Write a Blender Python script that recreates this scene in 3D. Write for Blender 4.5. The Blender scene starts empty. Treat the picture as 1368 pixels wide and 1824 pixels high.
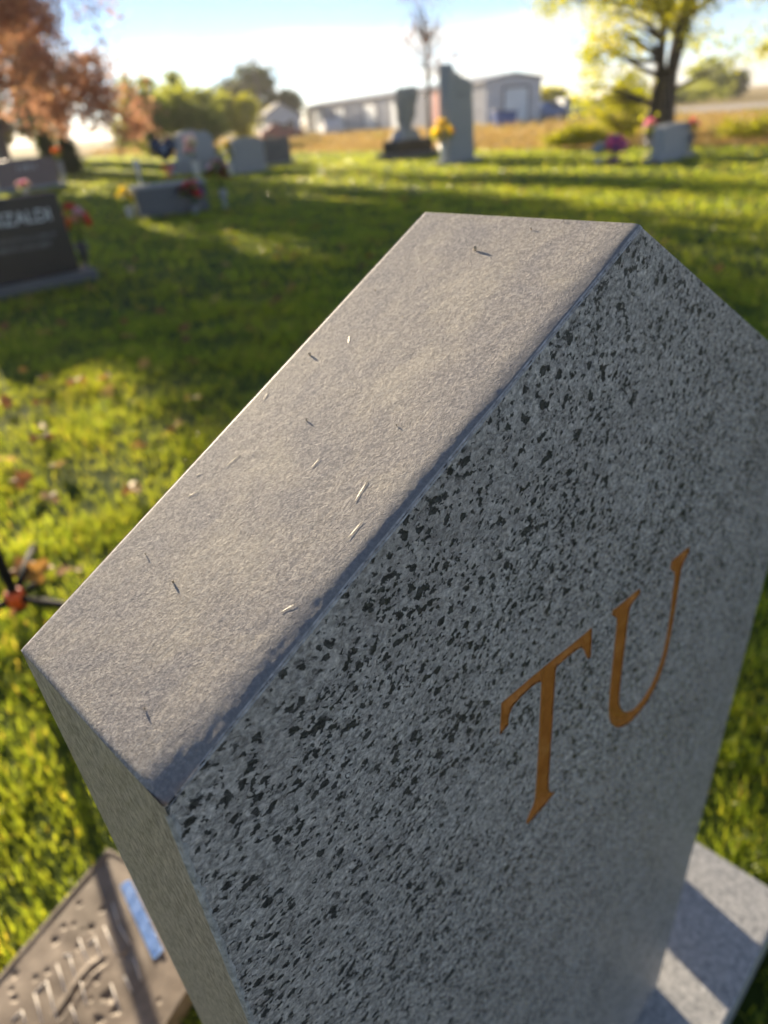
import bpy, bmesh, math, random
import numpy as np
from mathutils import Matrix, Vector
R = math.radians
rng = np.random.default_rng(7)
random.seed(7)
sc = bpy.context.scene
COL = sc.collection

# ------------------------------------------------------------------ camera
PITCH, ROLL, HC, FPX = R(30.1007), R(-4.7), 1.4755, 1215.0
cam_d = bpy.data.cameras.new('camera')
cam = bpy.data.objects.new('camera', cam_d); COL.objects.link(cam)
fw = Vector((0, math.cos(PITCH), -math.sin(PITCH))); rt = Vector((1, 0, 0)); up = rt.cross(fw)
r2 = rt*math.cos(ROLL)+up*math.sin(ROLL); u2 = -rt*math.sin(ROLL)+up*math.cos(ROLL)
M = Matrix((r2, u2, -fw)).transposed().to_4x4(); M.translation = (0, 0, HC)
cam.matrix_world = M
cam_d.sensor_fit = 'VERTICAL'; cam_d.sensor_height = 24.0; cam_d.sensor_width = 18.0
cam_d.lens = FPX/1824*24.0
cam_d.clip_start = 0.01; cam_d.clip_end = 9000
cam_d.dof.use_dof = True; cam_d.dof.focus_distance = 0.285
cam_d.dof.aperture_fstop = cam_d.lens/3.6
cam_d.dof.aperture_blades = 0
sc.camera = cam

# ------------------------------------------------------------------ light
SUN_AZ, SUN_EL = R(-31), R(15.0)
w = bpy.data.worlds.new('World'); sc.world = w; w.use_nodes = True
SKY_STRENGTH = 0.057
def build_world():
    nt = w.node_tree; N = nt.nodes; L = nt.links
    bg = N['Background']; bg.inputs['Strength'].default_value = SKY_STRENGTH
    sky = N.new('ShaderNodeTexSky'); sky.sky_type = 'NISHITA'; sky.sun_disc = False
    sky.sun_elevation = SUN_EL; sky.sun_rotation = SUN_AZ
    sky.air_density = 0.55; sky.dust_density = 0.0; sky.ozone_density = 1.6
    tc = N.new('ShaderNodeTexCoord')
    sep = N.new('ShaderNodeSeparateXYZ'); L.new(tc.outputs['Generated'], sep.inputs[0])
    def math_(op, a, b=None):
        m = N.new('ShaderNodeMath'); m.operation = op
        for i, v in enumerate((a, b)):
            if v is None: continue
            if isinstance(v, (int, float)): m.inputs[i].default_value = v
            else: L.new(v, m.inputs[i])
        return m.outputs[0]
    zz = math_('ADD', math_('MAXIMUM', sep.outputs['Z'], 0.0), 0.10)
    cx = math_('DIVIDE', sep.outputs['X'], zz); cy = math_('DIVIDE', sep.outputs['Y'], zz)
    cmb = N.new('ShaderNodeCombineXYZ'); L.new(cx, cmb.inputs[0]); L.new(cy, cmb.inputs[1])
    mp = N.new('ShaderNodeMapping'); L.new(cmb.outputs[0], mp.inputs[0])
    mp.inputs['Rotation'].default_value = (0, 0, R(-28)); mp.inputs['Scale'].default_value = (0.55, 1.15, 1); mp.inputs['Location'].default_value = (1.3, 0.4, 0)
    nz = N.new('ShaderNodeTexNoise'); L.new(mp.outputs[0], nz.inputs['Vector'])
    nz.inputs['Scale'].default_value = 0.75; nz.inputs['Detail'].default_value = 9; nz.inputs['Roughness'].default_value = 0.55; nz.inputs['Distortion'].default_value = 0.5
    rp = N.new('ShaderNodeValToRGB'); L.new(nz.outputs['Fac'], rp.inputs[0])
    rp.color_ramp.elements[0].position = 0.45; rp.color_ramp.elements[0].color = (0, 0, 0, 1)
    rp.color_ramp.elements[1].position = 0.60; rp.color_ramp.elements[1].color = (0.92, 0.92, 0.92, 1)
    # thin cloud scatters the light of the sky around it, a little whiter and brighter
    hs = N.new('ShaderNodeHueSaturation'); L.new(sky.outputs[0], hs.inputs['Color']); hs.inputs['Saturation'].default_value = 0.25; hs.inputs['Value'].default_value = 0.80
    mx = N.new('ShaderNodeMix'); mx.data_type = 'RGBA'
    L.new(rp.outputs[0], mx.inputs['Factor']); L.new(sky.outputs[0], mx.inputs['A']); cr = N.new('ShaderNodeMix'); cr.data_type = 'RGBA'; cr.blend_type = 'MULTIPLY'; cr.inputs['Factor'].default_value = 1.0; L.new(hs.outputs[0], cr.inputs['A']); cr.inputs['B'].default_value = (1.0, .965, .90, 1); L.new(cr.outputs['Result'], mx.inputs['B'])
    L.new(mx.outputs['Result'], bg.inputs['Color'])
build_world()
sd = bpy.data.lights.new('sun', 'SUN'); sun = bpy.data.objects.new('sun', sd); COL.objects.link(sun)
sd.energy = 4.2; sd.angle = R(0.6); sd.color = (1.0, 0.83, 0.60)
sdir = Vector((math.sin(SUN_AZ)*math.cos(SUN_EL), math.cos(SUN_AZ)*math.cos(SUN_EL), math.sin(SUN_EL)))
sun.rotation_euler = (-sdir).to_track_quat('-Z', 'Y').to_euler()
sun.location = (-20, 30, 20)
vs = sc.view_settings
sc.display_settings.display_device = 'sRGB'
vs.view_transform = 'Standard'; vs.look = 'None'; vs.gamma = 1.0; vs.use_curve_mapping = False
vs.exposure = 1.72
sc.cycles.use_denoising = True
sc.cycles.use_adaptive_sampling = True; sc.cycles.adaptive_threshold = 0.02
sc.cycles.max_bounces = 4; sc.cycles.diffuse_bounces = 2; sc.cycles.glossy_bounces = 2; sc.cycles.transmission_bounces = 3; sc.cycles.transparent_max_bounces = 8
sc.cycles.sample_clamp_indirect = 8.0

# ------------------------------------------------------------------ helpers
def tag(o, label=None, cat=None, group=None, kind=None):
    if label: o['label'] = label
    if cat: o['category'] = cat
    if group: o['group'] = group
    if kind: o['kind'] = kind
    return o
def empty(name, loc=(0, 0, 0), rz=0, label=None, cat=None, group=None):
    o = bpy.data.objects.new(name, None); COL.objects.link(o); o.location = loc; o.rotation_euler = (0, 0, rz)
    o.empty_display_size = 0.05
    return tag(o, label, cat, group)
def link(name, me, parent=None, loc=None, rot=None, scale=None):
    o = bpy.data.objects.new(name, me); COL.objects.link(o)
    if parent: o.parent = parent
    if loc is not None: o.location = loc
    if rot is not None: o.rotation_euler = rot
    if scale is not None: o.scale = scale
    return o
def from_bm(name, bm, mats, smooth=False):
    me = bpy.data.meshes.new(name); bm.normal_update(); bm.to_mesh(me); bm.free()
    for m in (mats if isinstance(mats, (list, tuple)) else [mats]): me.materials.append(m)
    if smooth: me.polygons.foreach_set('use_smooth', [True]*len(me.polygons))
    return me
def quads_mesh(name, V, nper, mats, attr=None, smooth=False):
    """V: (n, nper, 3) polygons of nper corners each; attr: one random value per polygon"""
    n = len(V); me = bpy.data.meshes.new(name)
    me.vertices.add(n*nper); me.vertices.foreach_set('co', V.reshape(-1).astype(np.float32))
    me.loops.add(n*nper); me.loops.foreach_set('vertex_index', np.arange(n*nper, dtype=np.int32))
    me.polygons.add(n); me.polygons.foreach_set('loop_start', np.arange(n, dtype=np.int32)*nper)
    me.update(calc_edges=True)
    if attr is not None:
        a = me.attributes.new('rnd', 'FLOAT', 'POINT'); a.data.foreach_set('value', np.repeat(attr, nper).astype(np.float32))
    for m in (mats if isinstance(mats, (list, tuple)) else [mats]): me.materials.append(m)
    return me
def bm_box(bm, c, s, bev=0.0, mi=0, taper=1.0):
    r = bmesh.ops.create_cube(bm, size=1.0); vs_ = r['verts']
    for v in vs_:
        k = taper if v.co.z > 0 else 1.0
        v.co = Vector((c[0]+v.co.x*s[0]*k, c[1]+v.co.y*s[1]*k, c[2]+v.co.z*s[2]))
    fs = set(f for v in vs_ for f in v.link_faces)
    for f in fs: f.material_index = mi
    if bev > 0:
        es = list(set(e for v in vs_ for e in v.link_edges))
        bmesh.ops.bevel(bm, geom=es, offset=bev, segments=2, affect='EDGES', profile=0.6)
def bm_prism(bm, poly, y0, y1, bev=0.0, mi=0, y1f=None):
    """outline in x,z pushed from y0 to y1"""
    a = [bm.verts.new((x, y0, z)) for x, z in poly]; b = [bm.verts.new((x, (y1 if y1f is None else y1f(x)), z)) for x, z in poly]
    n = len(poly); fs = [bm.faces.new(a), bm.faces.new(b[::-1])]
    for i in range(n): fs.append(bm.faces.new((a[i], b[i], b[(i+1) % n], a[(i+1) % n])))
    bmesh.ops.recalc_face_normals(bm, faces=fs)
    for f in fs: f.material_index = mi
    if bev > 0:
        es = list(set(e for f in fs for e in f.edges))
        bmesh.ops.bevel(bm, geom=es, offset=bev, segments=2, affect='EDGES', profile=0.6)
def bm_tube(bm, pts, rad, n=8, cap=True, mi=0):
    rings = []; pts = [Vector(p) for p in pts]
    for i, p in enumerate(pts):
        t = (pts[min(i+1, len(pts)-1)]-pts[max(i-1, 0)])
        t = t.normalized() if t.length > 1e-9 else Vector((0, 0, 1))
        a = t.cross(Vector((0.3, 0.9, 0.1)) if abs(t.z) > 0.8 else Vector((0, 0, 1))).normalized(); b = t.cross(a)
        r = rad[i] if hasattr(rad, '__len__') else rad
        rings.append([bm.verts.new(p+(a*math.cos(k*2*math.pi/n)+b*math.sin(k*2*math.pi/n))*r) for k in range(n)])
    for i in range(len(rings)-1):
        for k in range(n):
            f = bm.faces.new((rings[i][k], rings[i][(k+1) % n], rings[i+1][(k+1) % n], rings[i+1][k])); f.smooth = True; f.material_index = mi
    if cap:
        try: bm.faces.new(rings[0][::-1]).material_index = mi; bm.faces.new(rings[-1]).material_index = mi
        except ValueError: pass
def bm_lathe(bm, prof, n=16, c=(0, 0, 0), mi=0, square=False):
    rings = []
    for r, z in prof:
        rings.append([bm.verts.new((c[0]+r*math.cos((k+.5)*2*math.pi/n), c[1]+r*math.sin((k+.5)*2*math.pi/n), c[2]+z)) for k in range(n)])
    for i in range(len(rings)-1):
        for k in range(n):
            f = bm.faces.new((rings[i][k], rings[i][(k+1) % n], rings[i+1][(k+1) % n], rings[i+1][k])); f.smooth = not square; f.material_index = mi
    for rg, rev in ((rings[0], True), (rings[-1], False)):
        bm.faces.new(rg[::-1] if rev else rg).material_index = mi
def part(name, parent, mats, fn, smooth=False, loc=None, rot=None):
    bm = bmesh.new(); fn(bm)
    return link(name, from_bm(name, bm, mats, smooth), parent, loc, rot)

# ------------------------------------------------------------------ materials
class G:
    """small node-graph writer"""
    def __init__(s, name):
        s.m = bpy.data.materials.new(name); s.m.use_nodes = True
        s.nt = s.m.node_tree; s.N = s.nt.nodes; s.L = s.nt.links
        s.b = s.N['Principled BSDF']; s.out = s.N['Material Output']
        s.co = s.N.new('ShaderNodeTexCoord').outputs['Object']
    def put(s, sock, v):
        if v is None: return
        if hasattr(v, 'is_linked') or isinstance(v, bpy.types.NodeSocket): s.L.new(v, sock)
        elif isinstance(v, (tuple, list)) and len(v) == 3 and sock.type == 'RGBA': sock.default_value = (*v, 1)
        else: sock.default_value = v
    def mapping(s, scale=(1, 1, 1), rot=(0, 0, 0), loc=(0, 0, 0), co=None):
        n = s.N.new('ShaderNodeMapping'); s.put(n.inputs[0], co or s.co); n.inputs['Scale'].default_value = scale; n.inputs['Rotation'].default_value = rot; n.inputs['Location'].default_value = loc
        return n.outputs[0]
    def noise(s, scale, detail=4, rough=.55, dist=0, co=None):
        n = s.N.new('ShaderNodeTexNoise'); s.put(n.inputs['Vector'], co or s.co)
        n.inputs['Scale'].default_value = scale; n.inputs['Detail'].default_value = detail; n.inputs['Roughness'].default_value = rough; n.inputs['Distortion'].default_value = dist
        return n.outputs['Fac']
    def voro(s, scale, feature='F1', co=None, out='Distance', rnd=1.0):
        n = s.N.new('ShaderNodeTexVoronoi'); n.feature = feature; s.put(n.inputs['Vector'], co or s.co); n.inputs['Scale'].default_value = scale; n.inputs['Randomness'].default_value = rnd
        return n.outputs[out]
    def ramp(s, fac, stops):
        n = s.N.new('ShaderNodeValToRGB'); s.put(n.inputs[0], fac); cr = n.color_ramp
        while len(cr.elements) < len(stops): cr.elements.new(0.5)
        for e, (p, c) in zip(cr.elements, stops):
            e.position = p; e.color = (c, c, c, 1) if isinstance(c, (int, float)) else (*c, 1)
        return n.outputs[0]
    def mix(s, f, a, b, mode='MIX'):
        n = s.N.new('ShaderNodeMix'); n.data_type = 'RGBA'; n.blend_type = mode
        s.put(n.inputs['Factor'], f); s.put(n.inputs['A'], a); s.put(n.inputs['B'], b)
        return n.outputs['Result']
    def math(s, op, a, b=0.0):
        n = s.N.new('ShaderNodeMath'); n.operation = op; s.put(n.inputs[0], a); s.put(n.inputs[1], b); return n.outputs[0]
    def attr(s, name):
        n = s.N.new('ShaderNodeAttribute'); n.attribute_name = name; return n.outputs['Fac']
    def orand(s):
        return s.N.new('ShaderNodeObjectInfo').outputs['Random']
    def bump(s, h, strength=.3, dist=.01, normal=None):
        n = s.N.new('ShaderNodeBump'); s.put(n.inputs['Height'], h); n.inputs['Strength'].default_value = strength; n.inputs['Distance'].default_value = dist
        if normal is not None: s.L.new(normal, n.inputs['Normal'])
        return n.outputs[0]
    def done(s, color, rough=.6, normal=None, metal=0.0, spec=.5):
        s.put(s.b.inputs['Base Color'], color); s.put(s.b.inputs['Roughness'], rough); s.b.inputs['Metallic'].default_value = metal
        s.b.inputs['Specular IOR Level'].default_value = spec
        if normal is not None: s.L.new(normal, s.b.inputs['Normal'])
        return s.m
    def leafy(s, color, trans=0.45, rough=.6, tint=(1, 1, 1)):
        s.done(color, rough, spec=.3)
        t = s.N.new('ShaderNodeBsdfTranslucent'); s.put(t.inputs[0], s.mix(1.0, color, tint, 'MULTIPLY'))
        mx = s.N.new('ShaderNodeMixShader'); mx.inputs[0].default_value = trans
        s.L.new(s.b.outputs[0], mx.inputs[1]); s.L.new(t.outputs[0], mx.inputs[2]); s.L.new(mx.outputs[0], s.out.inputs['Surface'])
        return s.m

def m_plain(name, col, rough=.6, var=.15, scale=8., metal=0., bump=0.0, bscale=60., spec=.5):
    g = G(name); n = g.noise(scale, 5)
    c = g.mix(g.ramp(n, [(.3, 0.), (.7, 1.)]), tuple(x*(1-var) for x in col), tuple(min(1, x*(1+var)) for x in col))
    return g.done(c, rough, g.bump(g.noise(bscale, 4), bump, .01) if bump else None, metal, spec)

def m_granite_front():
    g = G('honed_granite')
    c1 = g.mapping((1.0, 1.0, 1.15), (0, R(-36), 0))
    den = g.noise(14, 3, .5, 0)
    nw = g.N.new('ShaderNodeTexNoise'); g.put(nw.inputs['Vector'], c1); nw.inputs['Scale'].default_value = 330; nw.inputs['Detail'].default_value = 4; nw.inputs['Roughness'].default_value = .65
    wv = g.N.new('ShaderNodeVectorMath'); wv.operation = 'MULTIPLY_ADD'; g.put(wv.inputs[0], nw.outputs['Color']); wv.inputs[1].default_value = (.0055,)*3; g.put(wv.inputs[2], c1)
    def cells(scale, cut):
        c = g.voro(scale, 'F1', wv.outputs[0], 'Color'); sp = g.N.new('ShaderNodeSeparateColor'); g.put(sp.inputs[0], c)
        v = g.math('ADD', sp.outputs[0], g.math('MULTIPLY', g.math('SUBTRACT', den, .5), .30))
        return g.ramp(v, [(cut, 0.), (cut+.01, 1.)])
    fleck = g.math('MAXIMUM', cells(262, .905), cells(540, .895))
    small = g.ramp(g.noise(380, 3, .6, .3, c1), [(.64, 0.), (.68, 1.)])
    mott = g.noise(120, 8, .72, 2.2, g.mapping((1, 1, 1.3), (0, R(-38), 0)))
    col = g.ramp(mott, [(.40, (.075, .075, .078)), (.47, (.23, .228, .232)), (.535, (.42, .415, .415)), (.62, (.78, .77, .76))])
    cell = g.voro(150, 'F1', wv.outputs[0], 'Color')
    cs = g.N.new('ShaderNodeSeparateColor'); g.put(cs.inputs[0], cell)
    col = g.mix(.45, col, g.ramp(cs.outputs[0], [(0., (.12, .119, .123)), (.55, (.34, .336, .338)), (1., (.66, .65, .64))]))
    fin = g.noise(330, 4, .65, .4, c1)
    col = g.mix(.42, col, g.ramp(fin, [(.39, (.06, .06, .063)), (.47, (.25, .248, .252)), (.54, (.44, .435, .435)), (.63, (.80, .79, .78))]))
    big = g.noise(11, 3, .5, .4)
    col = g.mix(g.ramp(big, [(.40, 0.), (.70, .3)]), col, (.30, .275, .265), 'MIX')
    scr = g.voro(95, 'DISTANCE_TO_EDGE', g.mapping((1, 1, 2.4), (0, R(-50), 0)))
    col = g.mix(g.ramp(scr, [(0., .5), (.02, 0.)]), col, (.58, .57, .58))
    col = g.mix(1.0, col, (1.25, 1.18, 1.14), 'MULTIPLY')
    col = g.mix(g.math('MULTIPLY', small, .8), col, (.05, .05, .055))
    col = g.mix(g.math('MULTIPLY', fleck, .95), col, g.ramp(fin, [(.42, (.014, .014, .016)), (.60, (.065, .065, .068))]))
    h = g.math('SUBTRACT', g.math('MULTIPLY', mott, .8), g.math('MULTIPLY', fleck, .4))
    nb = g.bump(g.math('ADD', h, g.math('MULTIPLY', fin, .6)), .6, .0020); nb = g.bump(g.noise(900, 3), .2, .0006, nb)
    return g.done(col, g.mix(fleck, (.5,)*3, (.32,)*3), nb, spec=.45)
def m_slope():
    g = G('dusty_granite_top')
    pt = g.noise(26, 6, .6, .5)
    col = g.ramp(pt, [(.36, (.245, .236, .248)), (.5, (.325, .300, .282)), (.64, (.44, .398, .335))])
    fine = g.noise(560, 5, .75)
    col = g.mix(.45, col, g.ramp(fine, [(.40, (.13, .128, .132)), (.5, (.31, .292, .275)), (.60, (.60, .56, .51))]))
    spk = g.ramp(g.voro(900, 'F1'), [(.0, 1.), (.14, 0.)])
    col = g.mix(g.math('MULTIPLY', spk, .55), col, (.75, .72, .66))
    # shade band along the front edge, painted into the colour
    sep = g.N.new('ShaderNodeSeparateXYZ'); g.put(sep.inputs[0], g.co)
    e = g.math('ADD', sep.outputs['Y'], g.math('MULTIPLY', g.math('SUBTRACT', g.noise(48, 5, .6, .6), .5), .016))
    edge_shade = g.ramp(e, [(.000, 1.), (.018, 0.)])
    col = g.mix(g.math('MULTIPLY', edge_shade, .7), col, (.19, .195, .21))
    h = g.math('ADD', g.math('MULTIPLY', g.noise(90, 8, .70, .2), 1.0), g.math('MULTIPLY', g.noise(900, 3, .7), .45))
    nb = g.bump(h, .42, .0011); nb = g.bump(g.noise(1000, 3, .8), .6, .0008, nb)
    return g.done(col, .8, nb, spec=.22)
def m_side():
    g = G('sawn_granite_side')
    s = g.noise(300, 7, .76, .3, g.mapping((1, 1, .55), (R(8), 0, 0)))
    col = g.ramp(s, [(.38, (.25, .20, .155)), (.5, (.42, .348, .272)), (.62, (.60, .51, .41))])
    return g.done(col, .6, g.bump(s, .4, .001), spec=.4)
def m_base():
    g = G('pale_granite')
    a = g.noise(130, 6, .66, .6); b = g.noise(280, 4, .6, .4)
    col = g.ramp(a, [(.36, (.25, .255, .265)), (.49, (.42, .424, .424)), (.63, (.62, .617, .605))])
    col = g.mix(g.ramp(b, [(.60, 0.), (.68, .8)]), col, (.10, .10, .105))
    return g.done(col, .34, g.bump(g.math('ADD', a, b), .25, .0012), spec=.5)
def m_stone(name, dark, light, scale=70., rough=.45, bump=.15):
    g = G(name); a = g.noise(scale, 6, .7, .3); v = g.noise(3, 4)
    col = g.ramp(a, [(.35, dark), (.65, light)])
    col = g.mix(g.ramp(v, [(.3, .0), (.7, .35)]), col, dark)
    return g.done(col, rough, g.bump(a, bump, .006))
def m_leaf(name, stops, trans=.5, tint=(1, 1, .7)):
    g = G(name); a = g.attr('rnd')
    return g.leafy(g.ramp(a, stops), trans, .55, tint)
MAT = {}
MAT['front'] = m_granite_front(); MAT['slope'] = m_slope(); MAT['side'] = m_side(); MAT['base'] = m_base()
def m_copper():
    g = G('copper_paint'); n = g.noise(140, 5, .6, .5, g.mapping((1, 1, .5)))
    c = g.ramp(n, [(.3, (.42, .145, .028)), (.55, (.54, .20, .042)), (.75, (.62, .27, .075))])
    return g.done(c, .38, g.bump(g.noise(300, 3), .12, .0006), .15, .5)
MAT['copper'] = m_copper()
MAT['cutwall'] = m_plain('cut_granite', (.46, .46, .46), .7, .2, 300)
MAT['black_granite'] = m_stone('dark_granite', (.018, .014, .0145), (.05, .041, .041), 60, .28, .05)
MAT['red_granite'] = m_stone('red_granite', (.15, .10, .095), (.29, .20, .19), 60, .4, .1)
MAT['grey_granite'] = m_stone('grey_granite', (.24, .25, .265), (.42, .43, .445), 50, .5, .15)
MAT['grey_rough'] = m_stone('rough_grey_granite', (.21, .215, .22), (.44, .44, .435), 18, .8, .8)
MAT['blue_granite'] = m_stone('bluish_granite', (.26, .28, .31), (.44, .46, .485), 50, .45, .15)
MAT['dark_grey'] = m_stone('charcoal_granite', (.075, .078, .09), (.16, .163, .175), 50, .35, .1)
MAT['engrave'] = m_plain('engraved_white', (.80, .80, .80), .7, .15, 40)
MAT['engrave_grey'] = m_plain('engraved_grey', (.36, .36, .36), .7, .15, 40)
MAT['white'] = m_plain('white_ceramic', (.75, .73, .68), .35, .08, 12)
MAT['black_metal'] = m_plain('black_metal', (.014, .014, .016), .75, .2, 30, 0.0, spec=.15)
MAT['orange_plastic'] = m_plain('orange_plastic', (.75, .11, .02), .4, .1, 30)
MAT['balloon'] = m_plain('navy_foil', (.02, .028, .06), .22, .2, 6, .25)
MAT['stem'] = m_plain('green_stem', (.06, .11, .03), .6, .3, 20)
MAT['bark'] = m_plain('brown_bark', (.075, .055, .04), .9, .5, 9, 0, .8, 14)
MAT['bark_grey'] = m_plain('grey_bark', (.17, .145, .13), .9, .35, 9, 0, .8, 14)
for nm, c in (('red', (.75, .06, .06)), ('pink', (.90, .24, .45)), ('palepink', (.85, .55, .60)), ('yellow', (.92, .68, .04)), ('purple', (.36, .18, .52)), ('maroon', (.17, .02, .035)), ('whitefl', (.78, .76, .72)), ('bluewhite', (.50, .58, .72)), ('orangefl', (.85, .25, .04)), ('peach', (.78, .45, .28))):
    g = G('petal_'+nm); MAT[nm] = g.leafy(g.mix(g.ramp(g.noise(60, 3), [(.3, 0.), (.7, 1.)]), tuple(x*.8 for x in c), c), .5, .6, (1.7, 1.7, 1.7))

# ------------------------------------------------------------------ setting: ground
def lawn_edge(x): return 39.1-1.594*x
def m_ground():
    g = G('dry_field_soil'); n = g.noise(.35, 8, .65, .4); n2 = g.noise(6, 6, .7)
    c = g.ramp(n, [(.3, (.30, .22, .10)), (.5, (.42, .31, .14)), (.7, (.50, .39, .20))])
    c = g.mix(.35, c, g.ramp(n2, [(.3, (.20, .16, .07)), (.7, (.55, .44, .22))]))
    return g.done(c, .95, g.bump(n2, .8, .1), spec=.1)
def m_lawn():
    g = G('lawn_soil'); n = g.noise(.7, 6, .6, .3); n2 = g.noise(30, 6, .7)
    c = g.ramp(n, [(.3, (.050, .085, .018)), (.5, (.075, .11, .022)), (.7, (.11, .125, .03))])
    c = g.mix(.45, c, g.ramp(n2, [(.35, (.03, .045, .012)), (.6, (.09, .12, .025)), (.8, (.14, .11, .05))]))
    return g.done(c, .95, g.bump(n2, .9, .03), spec=.1)
MAT['ground'] = m_ground(); MAT['lawn'] = m_lawn()
me = bpy.data.meshes.new('ground'); me.from_pydata([(-2500, -300, -.03), (2500, -300, -.03), (2500, 4000, -.03), (-2500, 4000, -.03)], [], [(0, 1, 2, 3)]); me.materials.append(MAT['ground'])
tag(link('ground', me), kind='structure')
def lawn_sheet():
    bm = bmesh.new()
    edge = [(x, lawn_edge(x)+.35*math.sin(x*1.7)+.25*math.sin(x*4.1+1)) for x in np.linspace(-60, 30, 181)]
    vs_ = [bm.verts.new((x, y, 0)) for x, y in edge]
    lo = [bm.verts.new((x, -10, 0)) for x in (30, -60)]
    f = bm.faces.new(vs_+lo)
    if f.normal.z < 0: f.normal_flip()
    bmesh.ops.triangulate(bm, faces=[f]); 
    bm.normal_update()
    for f in bm.faces:
        if f.normal.z < 0: f.normal_flip()
    return from_bm('lawn', bm, MAT['lawn'])
tag(link('lawn', lawn_sheet()), kind='structure')
# gravel yard in front of the shed
me = bpy.data.meshes.new('gravel_yard'); me.from_pydata([(-16, 106, -.022), (-8, 74, -.022), (6.5, 56, -.022), (40, 60, -.022), (40, 74, -.022), (14, 120, -.022)], [], [(0, 1, 2, 3, 4, 5)])
me.materials.append(m_plain('gravel', (.40, .36, .32), .95, .25, 2, 0, .5, 8)); tag(link('gravel_yard', me), kind='structure')

def m_grass():
    g = G('grass_blades'); a = g.attr('rnd'); n = g.noise(.8, 5, .6, .3); n2 = g.noise(5, 3)
    c = g.ramp(a, [(0., (0.075, 0.135, 0.019)), (.5, (0.165, 0.247, 0.030)), (.80, (0.270, 0.323, 0.042)), (.92, (0.420, 0.375, 0.090)), (1., (0.600, 0.480, 0.180))])
    c = g.mix(g.ramp(n, [(.4, 0.), (.65, .5)]), c, (0.225, 0.247, 0.030)); c = g.mix(g.ramp(n2, [(.5, 0.), (.7, .35)]), c, (0.075, 0.135, 0.018))
    return g.leafy(g.mix(1.0, c, (1.3, 1.18, 1.5), 'MULTIPLY'), .6, .27, (2.7, 2.45, .9))
def m_drygrass():
    g = G('dry_grass_blades'); a = g.attr('rnd'); n = g.noise(.25, 4)
    c = g.ramp(a, [(0., (.38, .25, .09)), (.6, (.55, .38, .15)), (1., (.66, .50, .24))])
    c = g.mix(g.ramp(n, [(.52, 0.), (.66, .75)]), c, (.28, .30, .05))
    return g.leafy(c, .45, .6, (1., .95, .7))
MAT['grass'] = m_grass(); MAT['dry'] = m_drygrass()
STONE_O = Vector((-.0802, .1473, .17)); TH = R(42.264)
cT, sT = math.cos(TH), math.sin(TH)
def stone_xy(x, y): return (x+.0802)*cT+(y-.1473)*sT, -(x+.0802)*sT+(y-.1473)*cT
PL_O = (-.7044, 1.0072); PL_A = R(62.7055); PLX, PLY = -.62, -.37
def blades(P, h, wd, lean, a0):
    n = len(P); d = np.stack([np.cos(a0), np.sin(a0), np.zeros(n)], 1); s = np.stack([-np.sin(a0), np.cos(a0), np.zeros(n)], 1)
    hh = h[:, None]; ww = wd[:, None]; up_ = np.array([0, 0, 1.])
    b0 = P-s*ww*.5; b1 = P+s*ww*.5
    m = P+d*lean[:, None]*hh*.35+up_*hh*.6; m0 = m-s*ww*.42; m1 = m+s*ww*.42
    t = P+d*lean[:, None]*hh*1.0+up_*hh*(1-.25*lean[:, None])
    return b0, b1, m1, m0, t
def blade_mesh(name, P, h, wd, lean, rnd, mat):
    n = len(P); b0, b1, m1, m0, t = blades(P, h, wd, lean, rng.uniform(0, 6.283, n))
    V = np.stack([b0, b1, m1, m0, t], 1).reshape(-1, 3)
    me = bpy.data.meshes.new(name); me.vertices.add(n*5); me.vertices.foreach_set('co', V.astype(np.float32).ravel())
    i = np.arange(n, dtype=np.int32)*5
    loops = np.stack([i, i+1, i+2, i+3, i+3, i+2, i+4], 1).ravel()
    me.loops.add(n*7); me.loops.foreach_set('vertex_index', loops)
    ls = np.stack([np.arange(n)*7, np.arange(n)*7+4], 1).ravel().astype(np.int32)
    me.polygons.add(2*n); me.polygons.foreach_set('loop_start', ls)
    me.update(calc_edges=True)
    a = me.attributes.new('rnd', 'FLOAT', 'POINT'); a.data.foreach_set('value', np.repeat(rnd, 5).astype(np.float32))
    me.materials.append(mat); return me
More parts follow.
